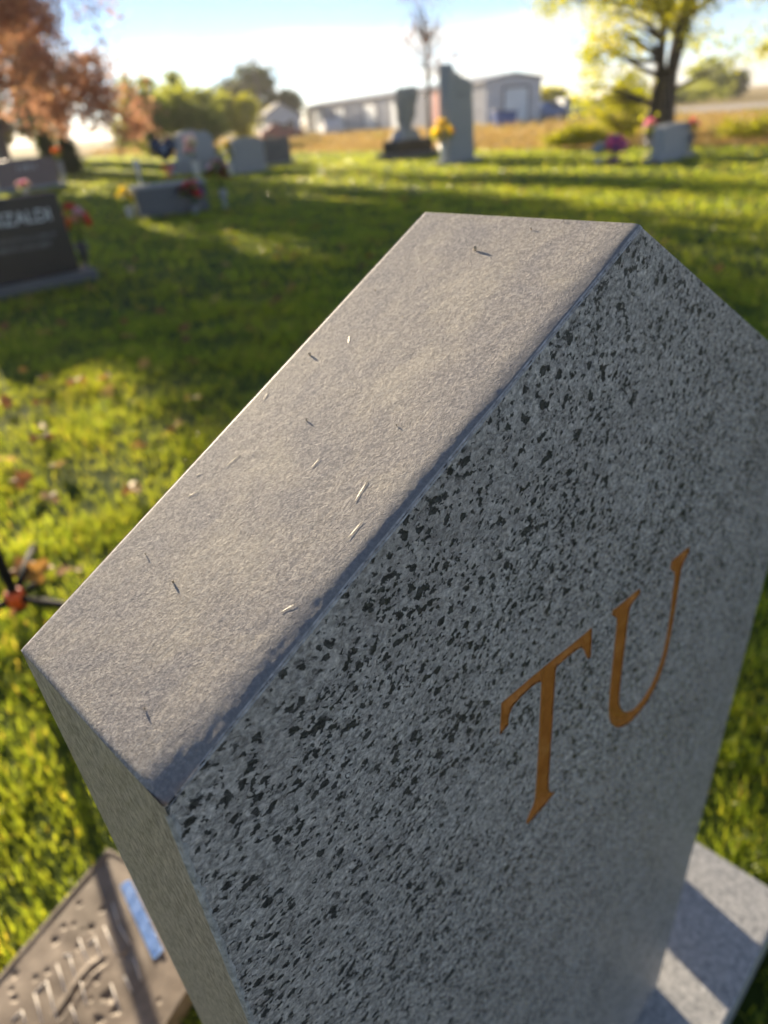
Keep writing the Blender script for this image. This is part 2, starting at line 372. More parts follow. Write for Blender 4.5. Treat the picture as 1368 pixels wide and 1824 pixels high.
def make_grass():
    PS, HS, WS, RS = [], [], [], []
    for r0, r1, az0, az1, n, h, wd in ((.35, 3., -70, 75, 120000, .042, .0034), (3., 7., -48, 48, 110000, .045, .0055), (7., 16., -34, 36, 80000, .052, .011), (16., 34., -30, 34, 60000, .055, .024), (34., 75., -27, 12, 36000, .06, .05)):
        r = np.sqrt(rng.uniform(r0*r0, r1*r1, n)); a = np.radians(rng.uniform(az0, az1, n))
        x, y = r*np.sin(a), r*np.cos(a)
        cl = .55*np.sin(x*5.1+1.3*np.sin(y*3.7))*np.sin(y*4.3+1.1*np.sin(x*2.9))+.45*np.sin(x*17+2*np.sin(y*11))*np.sin(y*19+2*np.sin(x*13))
        sx, sy = (x+.0802)*cT+(y-.1473)*sT, -(x+.0802)*sT+(y-.1473)*cT
        qx, qy = (x-PL_O[0])*math.cos(PL_A)+(y-PL_O[1])*math.sin(PL_A), -(x-PL_O[0])*math.sin(PL_A)+(y-PL_O[1])*math.cos(PL_A)
        ok = (y < lawn_edge(x)) & ~((sx > -.31) & (sx < .96) & (sy > -.12) & (sy < .27)) & ~((qx > PLX-.01) & (qx < .01) & (qy > PLY-.01) & (qy < .01))
        ok &= rng.uniform(0, 1, n) < np.clip(.6+.6*cl, .1, 1)
        x, y, cl = x[ok], y[ok], cl[ok]; k = len(x)
        PS.append(np.stack([x, y, np.zeros(k)], 1)); HS.append(h*(1+.5*cl)*rng.uniform(.55, 1.4, k)); WS.append(wd*rng.uniform(.7, 1.3, k)); RS.append(np.clip(rng.beta(2, 2.4, k)+.1*cl, 0, 1))
    P = np.concatenate(PS); h = np.concatenate(HS); k = len(P)
    return blade_mesh('grass', P, h, np.concatenate(WS), rng.uniform(.15, 1.0, k), np.concatenate(RS), MAT['grass'])
tag(link('grass', make_grass()), 'short mown green lawn grass between the headstones', 'grass', kind='stuff')
def make_dry():
    n = 60000; x = rng.uniform(-32, 24, n); d = rng.exponential(9, n)+.1; y = lawn_edge(x)+d*1.88
    ok = (y < 110) & (y > 10); x, y, d = x[ok], y[ok], d[ok]; k = len(x)
    h = np.clip(.12+.05*d, .12, .42)*rng.uniform(.5, 1.3, k)*(.7+.5*np.sin(x*.7+y*.31)**2)
    return blade_mesh('dry_grass', np.stack([x, y, np.full(k, -.03)], 1), h, .018+.0009*y*rng.uniform(.6, 1.3, k), rng.uniform(.1, .7, k), rng.uniform(0, 1, k), MAT['dry'])
tag(link('dry_grass', make_dry()), 'tall straw-coloured dry grass beyond the edge of the lawn', 'grass', kind='stuff')

# ------------------------------------------------------------------ trees
def leaf_cloud(name, lobes, nclu, nleaf, size, mat, sig=.35, seed=0, droop=0., flat=.6, keep=None):
    q = np.random.default_rng(seed)
    vol = np.array([l[3]*l[4]*l[5]*(l[6] if len(l) > 6 else 1) for l in lobes]); pick = q.choice(len(lobes), nclu, p=vol/vol.sum())
    LB = np.array([l[:6] for l in lobes])[pick]
    d = q.normal(size=(nclu, 3)); d /= np.linalg.norm(d, axis=1)[:, None]
    C = LB[:, :3]+d*LB[:, 3:6]*(q.uniform(.15, 1, nclu)**.5)[:, None]
    ci = q.integers(0, nclu, nleaf); sg = sig*q.uniform(.5, 1.4, nclu)[ci]
    P = C[ci]+q.normal(size=(nleaf, 3))*sg[:, None]*np.array([1, 1, flat])
    P[:, 2] -= droop*np.abs(q.normal(size=nleaf))
    P[:, 2] = np.maximum(P[:, 2], .15)
    if keep is not None: k_ = keep(P); P, ci = P[k_], ci[k_]; nleaf = len(P)
    a = q.normal(size=(nleaf, 3)); a /= np.linalg.norm(a, axis=1)[:, None]
    b = np.cross(a, q.normal(size=(nleaf, 3))); b /= np.linalg.norm(b, axis=1)[:, None]
    s = (size*q.uniform(.6, 1.4, nleaf))[:, None]
    V = np.stack([P-a*s, P+b*s*.55-a*s*.1, P+a*s, P-b*s*.55-a*s*.1], 1)
    rnd = np.clip(.25+.5*q.uniform(0, 1, nclu)[ci]+q.normal(size=nleaf)*.14, 0, 1)
    return quads_mesh(name, V, 4, mat, rnd), C
def branch(bm, a, b, r0, r1, q, wob=.12, n=6):
    a, b = Vector(a), Vector(b); L = (b-a).length; pts = []; rad = []
    o = Vector(q.normal(size=3))*wob*L; o2 = Vector(q.normal(size=3))*wob*L*.5
    for i in range(n+1):
        t = i/n; p = a.lerp(b, t)+o*math.sin(t*math.pi)+o2*math.sin(2*t*math.pi)
        p.z += L*.10*math.sin(t*math.pi); pts.append(p); rad.append(r0+(r1-r0)*t**.8)
    bm_tube(bm, pts, rad, 6, True); return pts
def tree(name, label, loc, lobes, trunk_r, fork_z, mats, nclu=160, nleaf=9000, size=.09, sig=.35, seed=1, group=None, stems=1, nbr=26, droop=0., spread=.5, cat='tree', flat=.6, keep=None):
    t = empty(name, loc, 0, label, cat, group); q = np.random.default_rng(seed)
    me, C = leaf_cloud('crown', lobes, nclu, nleaf, size, mats[1], sig, seed, droop, flat, keep)
    link('crown', me, t)
    bm = bmesh.new(); forks = []
    top = max(l[2] for l in lobes)
    for s_ in range(stems):
        ang = 6.283*s_/max(stems, 1)+.6; off = 0 if stems == 1 else trunk_r*.75
        b0 = (off*math.cos(ang), off*math.sin(ang), -.1); rr = trunk_r if stems == 1 else trunk_r*.62
        e = (spread*math.cos(ang)*(stems > 1), spread*math.sin(ang)*(stems > 1), fork_z)
        pts = branch(bm, b0, e, rr*1.15, rr*.7, q, .02)
        e2 = (e[0]*2.2+q.normal()*.3, e[1]*2.2+q.normal()*.3, top)
        forks += pts[3:]+branch(bm, e, e2, rr*.7, rr*.2, q, .05)[:5]
    idx = q.choice(len(C), min(nbr, len(C)), replace=False)
    for i in idx:
        c = Vector(C[i]); f = min(forks, key=lambda p: (p-c).length+abs(p.z-(c.z-1.0))*.6)
        branch(bm, f, c, trunk_r*.24, trunk_r*.035, q, .09)
    link('trunk', from_bm('trunk', bm, mats[0]), t)
    return t
MAT['orange_leaf'] = m_leaf('orange_autumn_leaf', [(0., (.30, .165, .11)), (.4, (.44, .25, .16)), (.7, (.56, .33, .19)), (1., (.62, .45, .22))], .6, (1.5, 1.4, 1.3))
MAT['yg_leaf'] = m_leaf('yellow_green_leaf', [(0., (.11, .14, .02)), (.4, (.28, .30, .028)), (.75, (.46, .43, .035)), (1., (.62, .50, .05))], .65, (2.1, 2.0, .6))
MAT['green_leaf'] = m_leaf('mid_green_leaf', [(0., (.10, .13, .04)), (.5, (.21, .24, .06)), (1., (.38, .38, .09))], .6, (2.3, 2.2, 1.0))
MAT['dark_leaf'] = m_leaf('dark_green_leaf', [(0., (.05, .065, .03)), (.6, (.09, .11, .045)), (1., (.15, .17, .06))], .45, (1.5, 1.5, .9))
MAT['lime_leaf'] = m_leaf('lime_leaf', [(0., (.16, .20, .025)), (.5, (.34, .35, .03)), (1., (.52, .46, .05))], .55, (1.5, 1.45, .5))
MAT['red_leaf'] = m_leaf('faded_red_leaf', [(0., (.20, .08, .06)), (1., (.36, .17, .11))], .4)

def crown_gaps(P):
    # two open windows between the limbs, through which the low sun streaks across the lawn
    o = P[:, 0]*.857+P[:, 1]*.515; z = P[:, 2]
    return ~((np.abs(o+.25) < .55) & (z > 5.6) & (z < 7.9)) & ~((o > 3.2) & (o < 4.5) & (z > 4.4) & (z < 7.2))
tree('autumn_tree', 'broad tree with rust orange leaves and grey trunk at the left edge', (-15.3, 34, 0),
     [(0, 0, 7.3, 4.8, 4.6, 3.0), (3.6, -.6, 3.6, 2.6, 2.8, 1.6), (-3, .5, 5.6, 3, 3, 2.4), (4.4, .4, 5.6, 1.6, 2, 1.6, .6), (5.6, 0, 2.6, 1.3, 1.6, 1.0, .9), (-1.9, -1.1, 10.0, .95, .95, 1.0, 5.0)], .42, 2.1, (MAT['bark_grey'], MAT['orange_leaf']),  # small topmost lobe added above the view to shade the grass at right
     520, 42000, .105, .42, 3, nbr=60, droop=.25, keep=crown_gaps)
tree('green_tree', 'yellow green tree with dark forked trunk behind the right headstone', (9.55, 23.9, 0),
     [(-.6, 0, 4.6, 2.3, 2.0, 1.4), (-1.7, .1, 2.75, 1.0, .9, .85, 1.7), (-2.3, 0, 1.7, .55, .6, .55, 2.2), (.4, .2, 3.2, 1.0, 1.0, .6), (2.4, .2, 2.75, 1.4, .8, .55, .5), (2.0, 0, 4.8, 1.8, 1.6, 1.1, .7), (-3.0, 0, 4.1, 1.1, 1.0, .7, .8), (-.7, .3, 1.5, .5, .5, .5, 1.6)], .38, 1.9, (MAT['bark'], MAT['yg_leaf']),
     280, 13500, .062, .24, 11, stems=3, nbr=50, droop=.18, spread=.2)
MAT['poplar_leaf'] = m_leaf('poplar_leaf', [(0., (.10, .09, .03)), (.5, (.22, .19, .05)), (1., (.42, .32, .09))], .5, (1.3, 1.2, .7))
for px_, ph_, pr_, ps_, pl_ in ((-29.8, 18.5, 1.4, 51, 'tall slim poplar added far behind the orange tree to shade the lawn, left one of two'), (-25.9, 19.5, 1.7, 52, 'tall slim poplar added far behind the orange tree to shade the lawn, right one of two')):  # both poplars are added to stripe the right of the lawn with shade
    tree('shade_poplar', pl_, (px_, 66, 0), [(0, 0, ph_*(.16+.105*i), pr_*(1-.09*i), pr_*(1-.09*i), ph_*.09) for i in range(8)], .3, 2.5, (MAT['bark_grey'], MAT['poplar_leaf']), 170, 7500, .2, .4, ps_, 'poplars added to shade the lawn', nbr=24)
tree('bare_tree', 'nearly bare slender tree with reddish twigs behind the carved monument', (3.6, 36.5, 0),
     [(0, 0, 4.6, 1.5, 1.4, 2.4), (.7, 0, 3.2, 1.0, 1, .8), (-1.6, 0, 3.9, 1.2, 1, .6, .5)], .11, 2.6, (MAT['bark_grey'], MAT['red_leaf']), 70, 700, .06, .25, 5, nbr=46)
g_t = 'green trees beyond the lawn'
tree('leafy_tree', 'green tree just right of the orange foliage, left one of two', (-16.6, 64, 0), [(0, 0, 3.2, 1.9, 2, 1.5), (-.3, 0, 1.7, 2.4, 1.6, 1.2), (-.9, 0, 4.5, .6, .6, .8, 2), (.8, 0, 4.9, .5, .5, .7, 2)], .2, 1.2, (MAT['bark'], MAT['green_leaf']), 170, 7000, .15, .42, 21, g_t)
tree('leafy_tree', 'green tree to the left of the tall dark rounded tree', (-12.9, 63, 0), [(0, 0, 2.8, 2.0, 2, 1.3), (.6, 0, 1.7, 2.7, 1.8, 1.1), (-.7, 0, 4.0, .7, .7, .7, 2), (1.3, 0, 3.9, .6, .6, .6, 2)], .2, 1.2, (MAT['bark'], MAT['green_leaf']), 170, 7000, .15, .42, 22, g_t)
tree('leafy_tree', 'pale green tree in the gap between the two green trees', (-15.4, 70, 0), [(0, 0, 3.4, 1.5, 2, 1.9), (.5, 0, 5.3, .5, .5, .7, 2), (3.4, 0, 2.4, 1.9, 1.6, 1.3), (4.2, 0, 3.6, .6, .6, .8, 2)], .2, 1.2, (MAT['bark'], MAT['green_leaf']), 170, 7000, .15, .42, 29, g_t)
tree('rounded_tree', 'large dark green rounded tree standing far behind the flat building end', (-13.2, 112, 0), [(0, 0, 5.2, 4.6, 4, 3.6), (3.8, 0, 3.2, 3.0, 3, 2.2), (-4.2, 0, 4.6, 2.6, 3, 2.6)], .45, 2, (MAT['bark'], MAT['dark_leaf']), 240, 13000, .24, .6, 23, g_t)
tree('bush', 'bright lime bush in front of the dark rounded tree', (-9.6, 70, 0), [(0, 0, 2.2, 1.5, 1.4, 1.7), (.6, 0, 3.4, .8, .8, .8)], .1, .6, (MAT['bark'], MAT['lime_leaf']), 80, 3600, .13, .32, 24, cat='bush')
tree('far_tree', 'distant green tree on the horizon right of the trunk', (50.5, 112, 0), [(0, 0, 2.8, 3.0, 2.4, 2.4), (1.8, 0, 1.8, 2.6, 2, 1.5)], .25, 1, (MAT['bark'], MAT['green_leaf']), 110, 4200, .2, .5, 25, 'trees on the right horizon')
tree('far_tree', 'small dark tree at the far right on the horizon', (57.5, 118, 0), [(0, 0, 1.9, 2.0, 1.8, 1.6)], .2, .7, (MAT['bark'], MAT['dark_leaf']), 70, 2600, .2, .45, 26, 'trees on the right horizon')
tree('far_tree', 'low distant tree between the building and the green tree', (24, 96, 0), [(0, 0, 1.6, 2.6, 2, 1.5), (-3, 0, 1.2, 2, 2, 1.2)], .2, .7, (MAT['bark'], MAT['yg_leaf']), 80, 3000, .2, .45, 27, 'trees on the right horizon')
tree('hedge', 'dark green hedge on the horizon behind the trunk', (38, 104, 0), [(0, 0, .8, 7, 1.5, .9), (7, 0, .9, 5, 1.5, 1.0)], .12, .4, (MAT['bark'], MAT['green_leaf']), 140, 4200, .18, .4, 28, cat='hedge')
tree('shrub', 'tall lime shrub growing behind the trunk of the green tree', (10.2, 29.5, 0), [(0, 0, .95, 1.0, .8, .8), (.3, 0, 1.7, .6, .6, .5)], .06, .4, (MAT['bark'], MAT['lime_leaf']), 110, 5000, .065, .2, 31, 'shrubs along the lawn edge', cat='shrub')
tree('shrub', 'rounded yellow green shrub between the tall monument and the pink bouquet', (7.75, 26.6, 0), [(0, 0, .35, 1.0, .7, .38), (-.5, 0, .3, .6, .5, .3)], .04, .2, (MAT['bark'], MAT['lime_leaf']), 90, 4500, .05, .14, 32, 'shrubs along the lawn edge', cat='shrub')
tree('shrub', 'low weedy shrub to the right of the grey headstone with pink flowers', (12.4, 24.0, 0), [(0, 0, .35, .9, .6, .32), (1.2, .4, .5, .8, .6, .4)], .04, .2, (MAT['bark'], MAT['lime_leaf']), 90, 2600, .05, .16, 33, 'shrubs along the lawn edge', cat='shrub')
tree('shrub', 'straggly green shrub at the lawn edge left of the heart balloon', (-9.2, 44, 0), [(0, 0, .5, .6, .5, .45)], .04, .2, (MAT['bark'], MAT['green_leaf']), 40, 1400, .07, .16, 34, 'shrubs along the lawn edge', cat='shrub')
def cedar(loc, h, r, seed, label):
    lob = [(0, 0, h*(.08+.1*i), r*(1-.1*i)**.8, r*(1-.1*i)**.8, h*.08) for i in range(10)]
    tree('cedar', label, loc, lob, .08, h*.3, (MAT['bark'], MAT['dark_leaf']), 150, 5200, .07, .13, seed, 'columnar cedars', nbr=10, flat=1.2)
cedar((-14.6, 37.4, 0), 2.45, .42, 41, 'shorter columnar cedar, left one of the dark pair')
cedar((-13.9, 38.0, 0), 2.95, .5, 42, 'taller columnar cedar, right one of the dark pair')

# ------------------------------------------------------------------ far building and yard
MAT['metal_wall'] = m_plain('lilac_sheet_metal', (.56, .58, .63), .5, .08, 1.5)
MAT['metal_trim'] = m_plain('dark_trim', (.12, .12, .14), .5, .1, 3)
MAT['metal_red'] = m_plain('red_sheet_metal', (.50, .16, .13), .5, .1, 3)
MAT['door_white'] = m_plain('pale_blue_door', (.72, .78, .84), .45, .05, 1)
MAT['roof_metal'] = m_plain('grey_roof', (.30, .31, .34), .4, .1, 2)
MAT['glass'] = m_plain('dark_glass', (.03, .035, .045), .08, .1, 2)
MAT['blue_paint'] = m_plain('blue_paint', (.04, .10, .33), .4, .15, 3)
def warehouse():
    LEN, WID, HE, HP = 52.2, 5.4, 3.25, 3.65
    ux, uy = (-6.6-11.25)/LEN, (115-66)/LEN    # from the near corner along the long wall
    t = empty('warehouse', (11.25, 66, 0), math.atan2(uy, ux), 'long low metal building with pale roller doors and a gabled end', 'building')
    # local x runs along the long wall away from the camera, local -y is into the building
    def wl(bm):
        bm_box(bm, (LEN/2, -WID/2, HE/2), (LEN, WID, HE), 0)
        bm_prism_yz = [(0, HE), (-WID, HE), (-WID/2, HP)]
        a = [bm.verts.new((0, y, z)) for y, z in bm_prism_yz]; b = [bm.verts.new((LEN, y, z)) for y, z in bm_prism_yz]
        bm.faces.new(a); bm.faces.new(b[::-1])
        for i in range(3): bm.faces.new((a[i], b[i], b[(i+1) % 3], a[(i+1) % 3]))
    part('wall', t, MAT['metal_wall'], wl)
    def ribs(bm):
        for i in range(1, 130): bm_box(bm, (i*.4, .02, HE/2), (.05, .04, HE-.1))
        for i in range(1, 13): bm_box(bm, (-.02, -i*.41, HE/2), (.04, .05, HE-.1))
    tag(part('wall_rib', t, MAT['metal_wall'], ribs), kind='stuff')
    def roof(s):
        def fn(bm):
            y0, y1 = (.25, -WID/2) if s > 0 else (-WID-.25, -WID/2)
            v = [bm.verts.new(p) for p in ((-.3, y0, HE-.02), (LEN+.3, y0, HE-.02), (LEN+.3, y1, HP+.06), (-.3, y1, HP+.06))]
            v2 = [bm.verts.new(x.co+Vector((0, 0, .10))) for x in v]
            bm.faces.new(v); bm.faces.new(v2[::-1])
            for i in range(4): bm.faces.new((v[i], v2[i], v2[(i+1) % 4], v[(i+1) % 4]))
            bmesh.ops.recalc_face_normals(bm, faces=bm.faces[:])
        return fn
    for s in (1, -1): part('roof', t, MAT['roof_metal'], roof(s))
    for s_ in (37, 26.5, 18.4, 46):
        d = part('roller_door', t, MAT['door_white'], lambda bm: [bm_box(bm, (s_, .05, .26+k*.42), (3.9, .07, .40), .01) for k in range(6)])
        part('door_frame', d, MAT['metal_trim'], lambda bm: [bm_box(bm, (s_-2.05, .06, 1.32), (.16, .12, 2.64)), bm_box(bm, (s_+2.05, .06, 1.32), (.16, .12, 2.64)), bm_box(bm, (s_, .06, 2.70), (4.26, .12, .12))])
    part('red_panel', t, MAT['metal_red'], lambda bm: [bm_box(bm, (6.6+k*.62, .06, 1.62), (.58, .1, 3.2), .01) for k in range(6)])
    d = part('roller_door', t, MAT['door_white'], lambda bm: [bm_box(bm, (-.06, -2.9, .24+k*.44), (.07, 2.3, .42), .01) for k in range(6)])
    part('door_frame', d, MAT['metal_trim'], lambda bm: [bm_box(bm, (-.07, -1.68, 1.36), (.12, .12, 2.72)), bm_box(bm, (-.07, -4.12, 1.36), (.12, .12, 2.72)), bm_box(bm, (-.07, -2.9, 2.78), (.12, 2.56, .12))])
    part('eave_trim', t, MAT['metal_trim'], lambda bm: bm_box(bm, (LEN/2, .27, HE), (LEN+.6, .05, .16)))
warehouse()
def small_house():
    t = empty('house', (-9.0, 97, 0), R(20), 'small white house with dark gabled roof left of the long building', 'building')
    part('wall', t, MAT['metal_wall'], lambda bm: bm_prism(bm, [(-2.2, 0), (2.2, 0), (2.2, 2.3), (0, 3.5), (-2.2, 2.3)], -2, 2))
    def rf(s):
        return lambda bm: bm_prism(bm, [(0, 3.53), (s*2.5, 2.16), (s*2.5, 2.3), (0, 3.68)], -2.3, 2.3)
    for s in (-1, 1): part('roof', t, MAT['metal_trim'], rf(s))
    for x in (-1, 1):
        wd_ = part('window', t, MAT['glass'], lambda bm: bm_box(bm, (x, -2.02, 1.3), (.8, .05, .9)))
        part('frame', wd_, MAT['white'], lambda bm: [bm_box(bm, (x, -2.04, 1.3), (.06, .05, .9)), bm_box(bm, (x, -2.04, .83), (.9, .06, .06)), bm_box(bm, (x, -2.04, 1.77), (.9, .06, .06))])
small_house()
def dumpster():
    t = empty('dumpster', (11.9, 61.2, -.02), R(10), 'blue steel dumpster beside the end of the long building', 'dumpster')
    part('body', t, MAT['blue_paint'], lambda bm: bm_prism(bm, [(-.75, .1), (.75, .1), (.9, 1.0), (-.9, 1.15)], -.5, .5, .02))
    part('lid', t, MAT['metal_trim'], lambda bm: bm_prism(bm, [(-.94, 1.16), (.94, 1.01), (.94, 1.07), (-.94, 1.22)], -.54, .54, .01))
    for x in (-.6, .6): part('skid', t, MAT['metal_trim'], lambda bm: bm_box(bm, (x, 0, .05), (.12, .9, .1)))
dumpster()
def car(loc, rz, col, label, truck=False):
    m = m_plain('car_paint_'+str(len(bpy.data.materials)), col, .6, .04, 2, spec=.15)
    t = empty('parked_car', loc, rz, label, 'car', 'vehicles parked by the building')
    pr = [(-2.1, .35), (2.1, .35), (2.15, .75), (1.95, .92), (1.1, 1.0), (.55, 1.45), (-.9, 1.5), (-1.55, 1.05), (-2.05, .98), (-2.15, .7)] if not truck else \
         [(-2.6, .45), (2.5, .45), (2.55, .95), (1.5, 1.1), (1.0, 1.7), (-.3, 1.72), (-.45, 1.1), (-2.6, 1.1)]
    b = part('body', t, m, lambda bm: bm_prism(bm, pr, -.85, .85, .05))
    for s in (-1, 1):
        gl = [(.5, 1.38), (.95, 1.03), (-.1, 1.03), (-.1, 1.4)] if not truck else [(.9, 1.6), (1.3, 1.15), (-.2, 1.15), (-.2, 1.62)]
        part('side_window', t, MAT['glass'], lambda bm: bm_prism(bm, gl, s*.845, s*.865))
        for x in (-1.3, 1.3):
            wv = link('wheel', WHEEL, t, (x*(1 if not truck else 1.15), s*.8, .33), (R(90), 0, 0))
            link('rim', RIM, wv, (0, 0, 0))
        part('headlight', t, MAT['white'], lambda bm: bm_box(bm, (2.12 if not truck else 2.52, s*.6, .72), (.08, .3, .14), .02))
def mk_wheel():
    bm = bmesh.new(); bm_lathe(bm, [(.2, -.11), (.31, -.11), (.33, -.07), (.33, .07), (.31, .11), (.2, .11)], 18); a = from_bm('wheel', bm, MAT['black_metal'])
    bm = bmesh.new(); bm_lathe(bm, [(.08, -.118), (.2, -.122), (.2, .122), (.08, .118)], 14); b = from_bm('rim', bm, MAT['roof_metal']); return a, b
WHEEL, RIM = mk_wheel()
car((-2.2, 79.5, -.02), R(100), (.72, .72, .74), 'white parked car below the roller doors')
car((-7.3, 80.0, -.02), R(15), (.30, .12, .12), 'red parked car in front of the small white house')
car((18.6, 74.5, -.02), R(25), (.14, .22, .42), 'blue parked car right of the long building, nearest its end')
car((20.8, 77.0, -.02), R(15), (.55, .60, .68), 'silver parked pickup right of the blue car', True)
def pole():
    t = empty('utility_pole', (-10.3, 90, 0), 0, 'thin pale utility pole rising in front of the dark rounded tree', 'pole')
    part('post', t, MAT['bark_grey'], lambda bm: bm_tube(bm, [(0, 0, 0), (.05, 0, 4), (.1, 0, 8.3)], [.15, .13, .1], 8))
    part('crossarm', t, MAT['bark_grey'], lambda bm: bm_box(bm, (.1, 0, 7.6), (1.8, .1, .12)))
    for x in (-.7, .9): part('insulator', t, MAT['metal_trim'], lambda bm: bm_lathe(bm, [(.05, 0), (.09, .1), (.05, .22)], 8, (x, 0, 7.66)))
pole()

# ------------------------------------------------------------------ background headstones
def text_mesh(s, size, mat, depth=.004):
    cu = bpy.data.curves.new('inscription', 'FONT'); cu.body = s; cu.size = size; cu.extrude = depth; cu.align_x = 'CENTER'; cu.align_y = 'CENTER'
    o = bpy.data.objects.new('tmp', cu); COL.objects.link(o); dg = bpy.context.evaluated_depsgraph_get(); dg.update()
    me = bpy.data.meshes.new_from_object(o.evaluated_get(dg)); bpy.data.objects.remove(o); me.materials.clear(); me.materials.append(mat); me.name = 'inscription'
    return me
def headstone(name, label, loc, poly, t, mat, base=None, basemat=None, rough_top=None, rz=TH, bev=.012, panel=None, group='headstones on the lawn'):
    """loc = front bottom left corner of the stone, x along its front, y to its back"""
    o = empty(name, loc, rz, label, 'headstone', group); bh = base[2] if base else 0
    part('slab', o, mat, lambda bm: bm_prism(bm, [(x, z+bh) for x, z in poly], 0, t, bev))
    w_ = max(x for x, z in poly); x0 = min(x for x, z in poly)
    if base: part('base', o, basemat or mat, lambda bm: bm_box(bm, ((w_+x0)/2, t/2, bh/2-.02), (w_-x0+2*base[0], t+2*base[1], bh+.04), .012))
    if panel:
        px, pz, pw, ph, pm = panel; part('panel', o, pm, lambda bm: bm_box(bm, (px, -.004, pz+bh), (pw, .012, ph), .003))
    return o
def marks(parent, x0, x1, z, h, n, mat, y=-.003, seed=0):
    """weathered, unreadable line of engraving: each mark a part"""
    q = random.Random(seed)
    for i in range(n):
        x = x0+(x1-x0)*(i+.5)/n; k = q.random(); dx = (x1-x0)/n*.3; hh = h*q.uniform(.8, 1)
        if k < .45: poly = [(-.25*dx, -.5), (.25*dx, -.5), (.25*dx, .5), (-.25*dx, .5)]
        elif k < .7: poly = [(-dx, -.5), (-.55*dx, -.5), (-.55*dx, .3), (.5*dx, .3), (.5*dx, -.5), (dx, -.5), (dx, .5), (-dx, .5)]
        else: poly = [(-dx, -.5), (-.5*dx, -.5), (-.5*dx, .32), (dx, .32), (dx, .5), (-dx, .5)]
        part('engraved_mark', parent, mat, lambda bm: bm_prism(bm, [(x+px, z+pz*hh) for px, pz in poly], y-.003, y+.003))
# dark stone, left edge
s = headstone('headstone', 'polished dark brown headstone with a white name, cut by the left edge', (-4.40, 7.78, 0), [(0, 0), (1.36, 0), (1.33, .86), (0.03, .86)], .2, MAT['black_granite'], (.16, .10, .13), MAT['dark_grey'])
link('inscription', text_mesh('RIZALDI', .19, MAT['engrave']), s, (.86, -.004, .77), (R(90), 0, 0))
marks(s, .42, 1.20, .56, .05, 24, MAT['engrave_grey'], seed=1); marks(s, .42, 1.12, .47, .05, 20, MAT['engrave_grey'], seed=2)
# reddish stone behind it, with the grey one beside it
s = headstone('headstone', 'wide reddish brown headstone in front of the two dark cedars', (-13.0, 28.0, 0), [(0, 0), (2.25, 0), (2.25, .86), (1.7, .92), (.6, .92), (0, .84)], .22, MAT['red_granite'], (.15, .1, .13), MAT['grey_granite'])
marks(s, .75, 1.55, .75, .2, 5, MAT['engrave'], seed=3)
s = headstone('headstone', 'pale grey headstone left of the reddish one, at the frame edge', (-14.0, 28.9, 0), [(0, 0), (.75, 0), (.7, .62), (.36, .74), (.03, .62)], .2, MAT['blue_granite'], (.08, .08, .1))
# low wide stone with flowers
s = headstone('headstone', 'low wide grey headstone with flowers around it and a balloon', (-4.42, 15.15, 0), [(0, 0), (1.42, 0), (1.42, .54), (0, .54)], .42, MAT['dark_grey'], None, rz=R(25), panel=(.72, .24, 1.1, .34, MAT['dark_grey']))
part('cap', s, MAT['grey_granite'], lambda bm: bm_prism(bm, [(-.02, .542), (1.44, .542), (1.44, .60), (-.02, .60)], -.02, .44, .01))
# pair of big grey stones
s = headstone('headstone', 'tall grey headstone with stepped shoulders and rough crest behind the balloon', (-7.2, 30.4, 0), [(.4, .5), (2.1, .5), (2.05, 1.25), (1.8, 1.45), (1.55, 1.42), (1.2, 1.52), (.85, 1.50), (.55, 1.38), (.44, 1.0)], .3, MAT['blue_granite'])
part('lower_block', s, MAT['grey_granite'], lambda bm: bm_prism(bm, [(0, 0), (2.5, 0), (2.45, .498), (.05, .498)], -.06, .4, .02))
s = headstone('headstone', 'plain upright grey headstone beside a yellow bouquet', (-4.35, 27.6, 0), [(0, 0), (1.42, 0), (1.40, .98), (1.0, 1.08), (.4, 1.08), (.02, .98)], .25, MAT['grey_granite'], (.1, .08, .08))
s = headstone('headstone', 'darker grey headstone just right of the plain upright one', (-3.7, 32.2, 0), [(0, 0), (1.35, 0), (1.33, .92), (.02, .92)], .25, MAT['dark_grey'], (.1, .08, .08), MAT['grey_granite'])
# carved monument on dark pedestal
def carved():
    o = empty('carved_monument', (1.62, 28.6, 0), TH, 'rough grey carved stone on a dark stepped pedestal with a bench', 'monument')
    part('plinth', o, MAT['dark_grey'], lambda bm: bm_box(bm, (.9, .35, .10), (2.3, 1.1, .24), .02))
    part('pedestal', o, MAT['black_granite'], lambda bm: bm_box(bm, (.9, .35, .42), (1.9, .8, .40), .02))
    part('foot_block', o, MAT['blue_granite'], lambda bm: bm_prism(bm, [(.25, .622), (1.35, .622), (1.15, .95), (.45, .95)], .05, .65, .02))
    def rock(bm):
        q = np.random.default_rng(4); prof = [(.30, .92), (.33, 1.15), (.40, 1.4), (.46, 1.65), (.50, 1.9), (.51, 2.1), (.46, 2.26), (.30, 2.30)]
        rings = []
        for i, (r, z) in enumerate(prof):
            rings.append([bm.verts.new((.82+.12*(z-1)+r*(1+.10*q.normal())*math.cos(k*.449), .35+r*.6*(1+.10*q.normal())*math.sin(k*.449), z+.03*q.normal())) for k in range(14)])
        for i in range(len(rings)-1):
            for k in range(14): bm.faces.new((rings[i][k], rings[i][(k+1) % 14], rings[i+1][(k+1) % 14], rings[i+1][k]))
        bm.faces.new(rings[0][::-1]); bm.faces.new(rings[-1])
    part('carved_stone', o, MAT['grey_rough'], rock)
carved()
